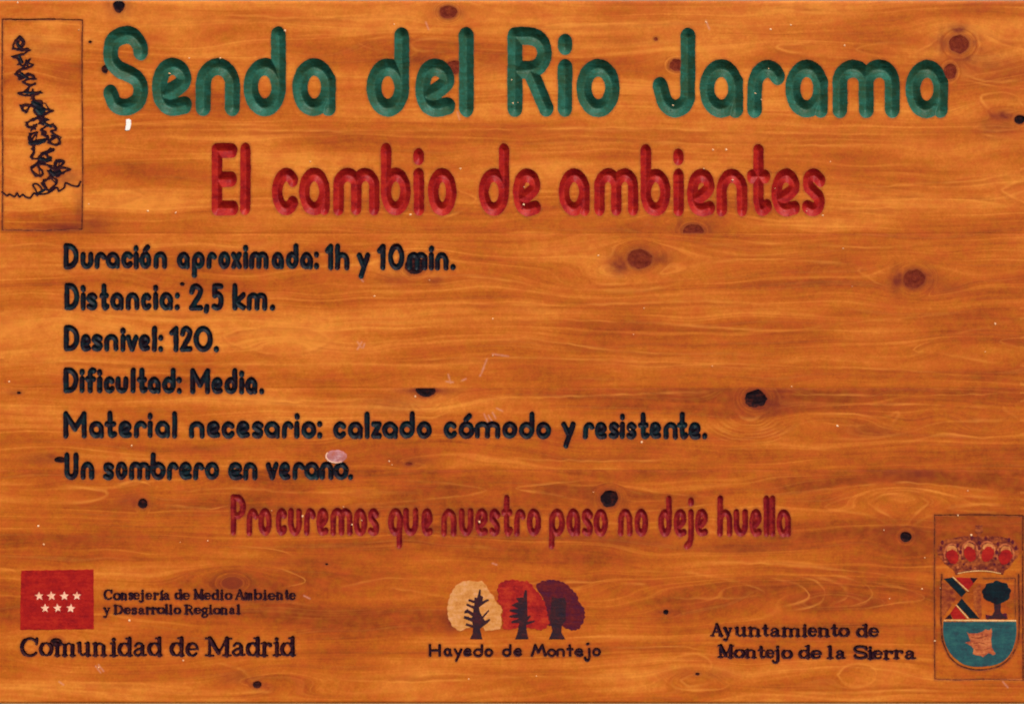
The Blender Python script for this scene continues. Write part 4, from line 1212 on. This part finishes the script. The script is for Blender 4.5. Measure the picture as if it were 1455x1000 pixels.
# crown above the shield
cb = [(182, 722), (140, 668), (118, 610), (132, 545), (172, 488), (250, 440), (335, 425), (425, 398), (520, 385), (600, 382), (690, 392), (745, 372), (810, 392), (900, 376), (1000, 384), (1080, 392), (1150, 412), (1220, 425), (1290, 470),
      (1340, 545), (1350, 620), (1330, 690), (1285, 730), (1240, 800), (1190, 860), (1130, 900), (1105, 962), (1000, 930), (745, 905), (520, 925), (400, 965), (375, 895), (290, 830), (235, 790)]
patch('crown_body', c7(cb), 'crest_brown', 1, rough=.5, sub=1.5, seed=3)
patch('crown_cross', c7([(728, 372), (728, 335), (690, 335), (690, 300), (700, 245), (695, 215), (740, 225), (745, 205), (755, 225), (805, 215), (798, 250), (812, 300), (800, 335), (768, 335), (768, 372)]), 'crest_brown', 1.2, rough=.3, sub=1.2)
for k_, (bx, by, rx, ry) in enumerate([(350, 690, 95, 112), (612, 648, 95, 112), (872, 655, 98, 112), (1142, 695, 105, 112)]):
    ell = lambda cx, cy, a_, b_, n=22: [(cx + a_ * math.cos(t_), cy + b_ * math.sin(t_)) for t_ in np.linspace(0, 2 * math.pi, n, endpoint=False)]
    ro = [(bx + (rx + 34) * math.cos(t_), by - 30 + (ry + 62) * math.sin(t_)) for t_ in np.radians(np.arange(-205, 26, 15))]
    ri = [(bx + (rx + 8) * math.cos(t_), by - 30 + (ry + 38) * math.sin(t_)) for t_ in np.radians(np.arange(25, -206, -15))]
    patch('crown_arch', c7(ro + ri), 'rust', 1.2, rough=.5, seed=k_)
    patch('crown_cap', c7(ell(bx - 10 if k_ < 2 else bx + 10, by - 105, 78, 62)), 'gold', 1.4, rough=.8, seed=k_)
    patch('crown_jewel', c7([(q[0] + (q[1] - by) * (.16 if k_ < 2 else -.16), q[1]) for q in ell(bx, by, rx * .95, ry)]), 'flag_red', 1.9, rough=1.7, seed=20 + k_)
for k_, (dx_, dy_) in enumerate([(180, 560), (200, 480), (430, 520), (470, 620), (1030, 500), (1010, 620), (1300, 560), (1250, 470), (752, 480), (752, 560), (640, 410), (850, 415), (1195, 440)]):
    patch('crown_bead', c7(ell(dx_, dy_, 24, 34, 10)), 'crown_dark', 1.5, rough=.2, seed=k_)
for k_, (dx_, dy_) in enumerate([(300, 790), (430, 850), (520, 800), (625, 860), (690, 862), (850, 862), (980, 800), (990, 880), (1110, 850), (1190, 800), (760, 700), (500, 720), (1000, 715), (240, 760)]):
    patch('crown_bead', c7(ell(dx_, dy_, 20, 17, 9)), 'rust' if k_ % 3 == 1 else 'crown_dark', 2.1, rough=.2, seed=k_)
q = c7(cat([(430, 940), (560, 915), (745, 900), (920, 910), (1075, 940)], 5))
patch('crown_rim', [(x_, y_ - .55) for x_, y_ in q] + [(x_, y_ + .55) for x_, y_ in q[::-1]], 'cream_line', 2.0)


# ------------------------------------------------------------------ chip, dried drop and pale specks
def dome(name, cx, cy, rx, ry, hgt, mat, n=14, rings=4, seed=0, rough=.15, tilt=0.0, parent=root):
    bm = bmesh.new()
    r_ = np.random.RandomState(seed)
    amp = 1 + r_.uniform(-rough, rough, n)
    prev = None
    c0 = bm.verts.new(Vector(P(cx, cy, -hgt)) - root.location)
    for k_ in range(1, rings + 1):
        t_ = k_ / rings
        ring = []
        for q in range(n):
            an = 2 * math.pi * q / n
            x_, y_ = rx * t_ * math.cos(an) * amp[q], ry * t_ * math.sin(an) * amp[q]
            ring.append(bm.verts.new(Vector(P(cx + x_ * math.cos(tilt) - y_ * math.sin(tilt), cy + x_ * math.sin(tilt) + y_ * math.cos(tilt), -hgt * math.sqrt(max(0, 1 - t_ ** 2)) + .1 * (t_ == 1))) - root.location))
        for q in range(n):
            if prev is None:
                bm.faces.new((c0, ring[q], ring[(q + 1) % n]))
            else:
                bm.faces.new((prev[q], ring[q], ring[(q + 1) % n], prev[(q + 1) % n]))
        prev = ring
    bmesh.ops.recalc_face_normals(bm, faces=bm.faces[:])
    if sum(f_.normal.y * f_.calc_area() for f_ in bm.faces) > 0:
        bmesh.ops.reverse_faces(bm, faces=bm.faces[:])
    for f_ in bm.faces:
        f_.smooth = True
    return bm


def finish(bm, name, mat, parent=root):
    me = bpy.data.meshes.new(name)
    bm.to_mesh(me)
    bm.free()
    me.materials.append(MAT[mat])
    o = bpy.data.objects.new(name, me)
    COL.objects.link(o)
    o.parent = parent
    return o


patch('white_chip', [(179.5, 170), (183, 169.5), (186.5, 172), (186, 179), (184.2, 185), (179, 186), (178, 184), (179.2, 178)], 'chip', 3.5, rough=.5, sub=2, seed=4, label='small white chip stuck under the green S')
finish(dome('dried_drop', 478, 648, 15.5, 9.5, .8, 'smear', 22, 5, 3, .07), 'dried_drop', 'smear')
q_ = [(478 + 15.6 * math.cos(t_) , 648 + 9.7 * math.sin(t_)) for t_ in np.radians(np.arange(60, 215, 9))]
q_ = q_ + [(478 + (x_ - 478) * .90, 648 + (y_ - 648) * .87) for x_, y_ in q_[::-1]]
patch('drop_rim', q_, 'star', 3.2, rough=.5)

SPECKS = [(112, 43), (25, 4), (269, 83), (241, 105), (583, 305), (610, 398), (700, 453), (727, 114), (1169, 306), (1198, 353), (1211, 407), (1125, 549), (1012, 520), (1124, 36), (1414, 460), (1375, 697), (1361, 732),
          (1003, 32), (210, 300), (250, 302), (126, 290), (249, 303), (13, 542), (62, 773), (54, 747), (260, 938), (184, 881), (187, 633), (745, 266), (744, 291), (654, 240), (500, 745), (514, 739), (386, 725), (843, 699),
          (488, 720), (553, 655), (557, 660), (590, 563), (681, 741), (1264, 850), (1314, 792), (1310, 836), (1256, 753), (1092, 98), (1073, 133), (736, 146), (729, 147), (405, 44), (313, 83), (441, 230), (1032, 213), (1013, 213),
          (956, 150), (1000, 240), (1101, 268), (1146, 300), (1400, 500), (1336, 835), (900, 475), (915, 438), (850, 363), (666, 964), (762, 960), (430, 733), (295, 768), (256, 770), (700, 505), (532, 421), (1082, 142), (1328, 910),
          (1041, 256), (1200, 65), (1095, 42), (560, 35), (1180, 230), (140, 948), (895, 610), (912, 628), (1380, 760), (1190, 605)]
bm_all = bmesh.new()  # small pale domes scattered over the board, joined into one mesh
for k_, (sx, sy) in enumerate(SPECKS):
    r_ = random.uniform(.8, 1.7)
    b_ = dome('s', sx, sy, r_, r_ * random.uniform(.7, 1.2), .7, 'speck', 7, 2, k_, .3)
    tmp = bpy.data.meshes.new('tmp')
    b_.to_mesh(tmp)
    b_.free()
    bm_all.from_mesh(tmp)
    bpy.data.meshes.remove(tmp)
sp = finish(bm_all, 'pale_specks', 'speck')
sp['kind'] = 'stuff'
print('faces', sum(len(o.data.polygons) for o in bpy.data.objects if o.type == 'MESH'), 'objects', len(bpy.data.objects))
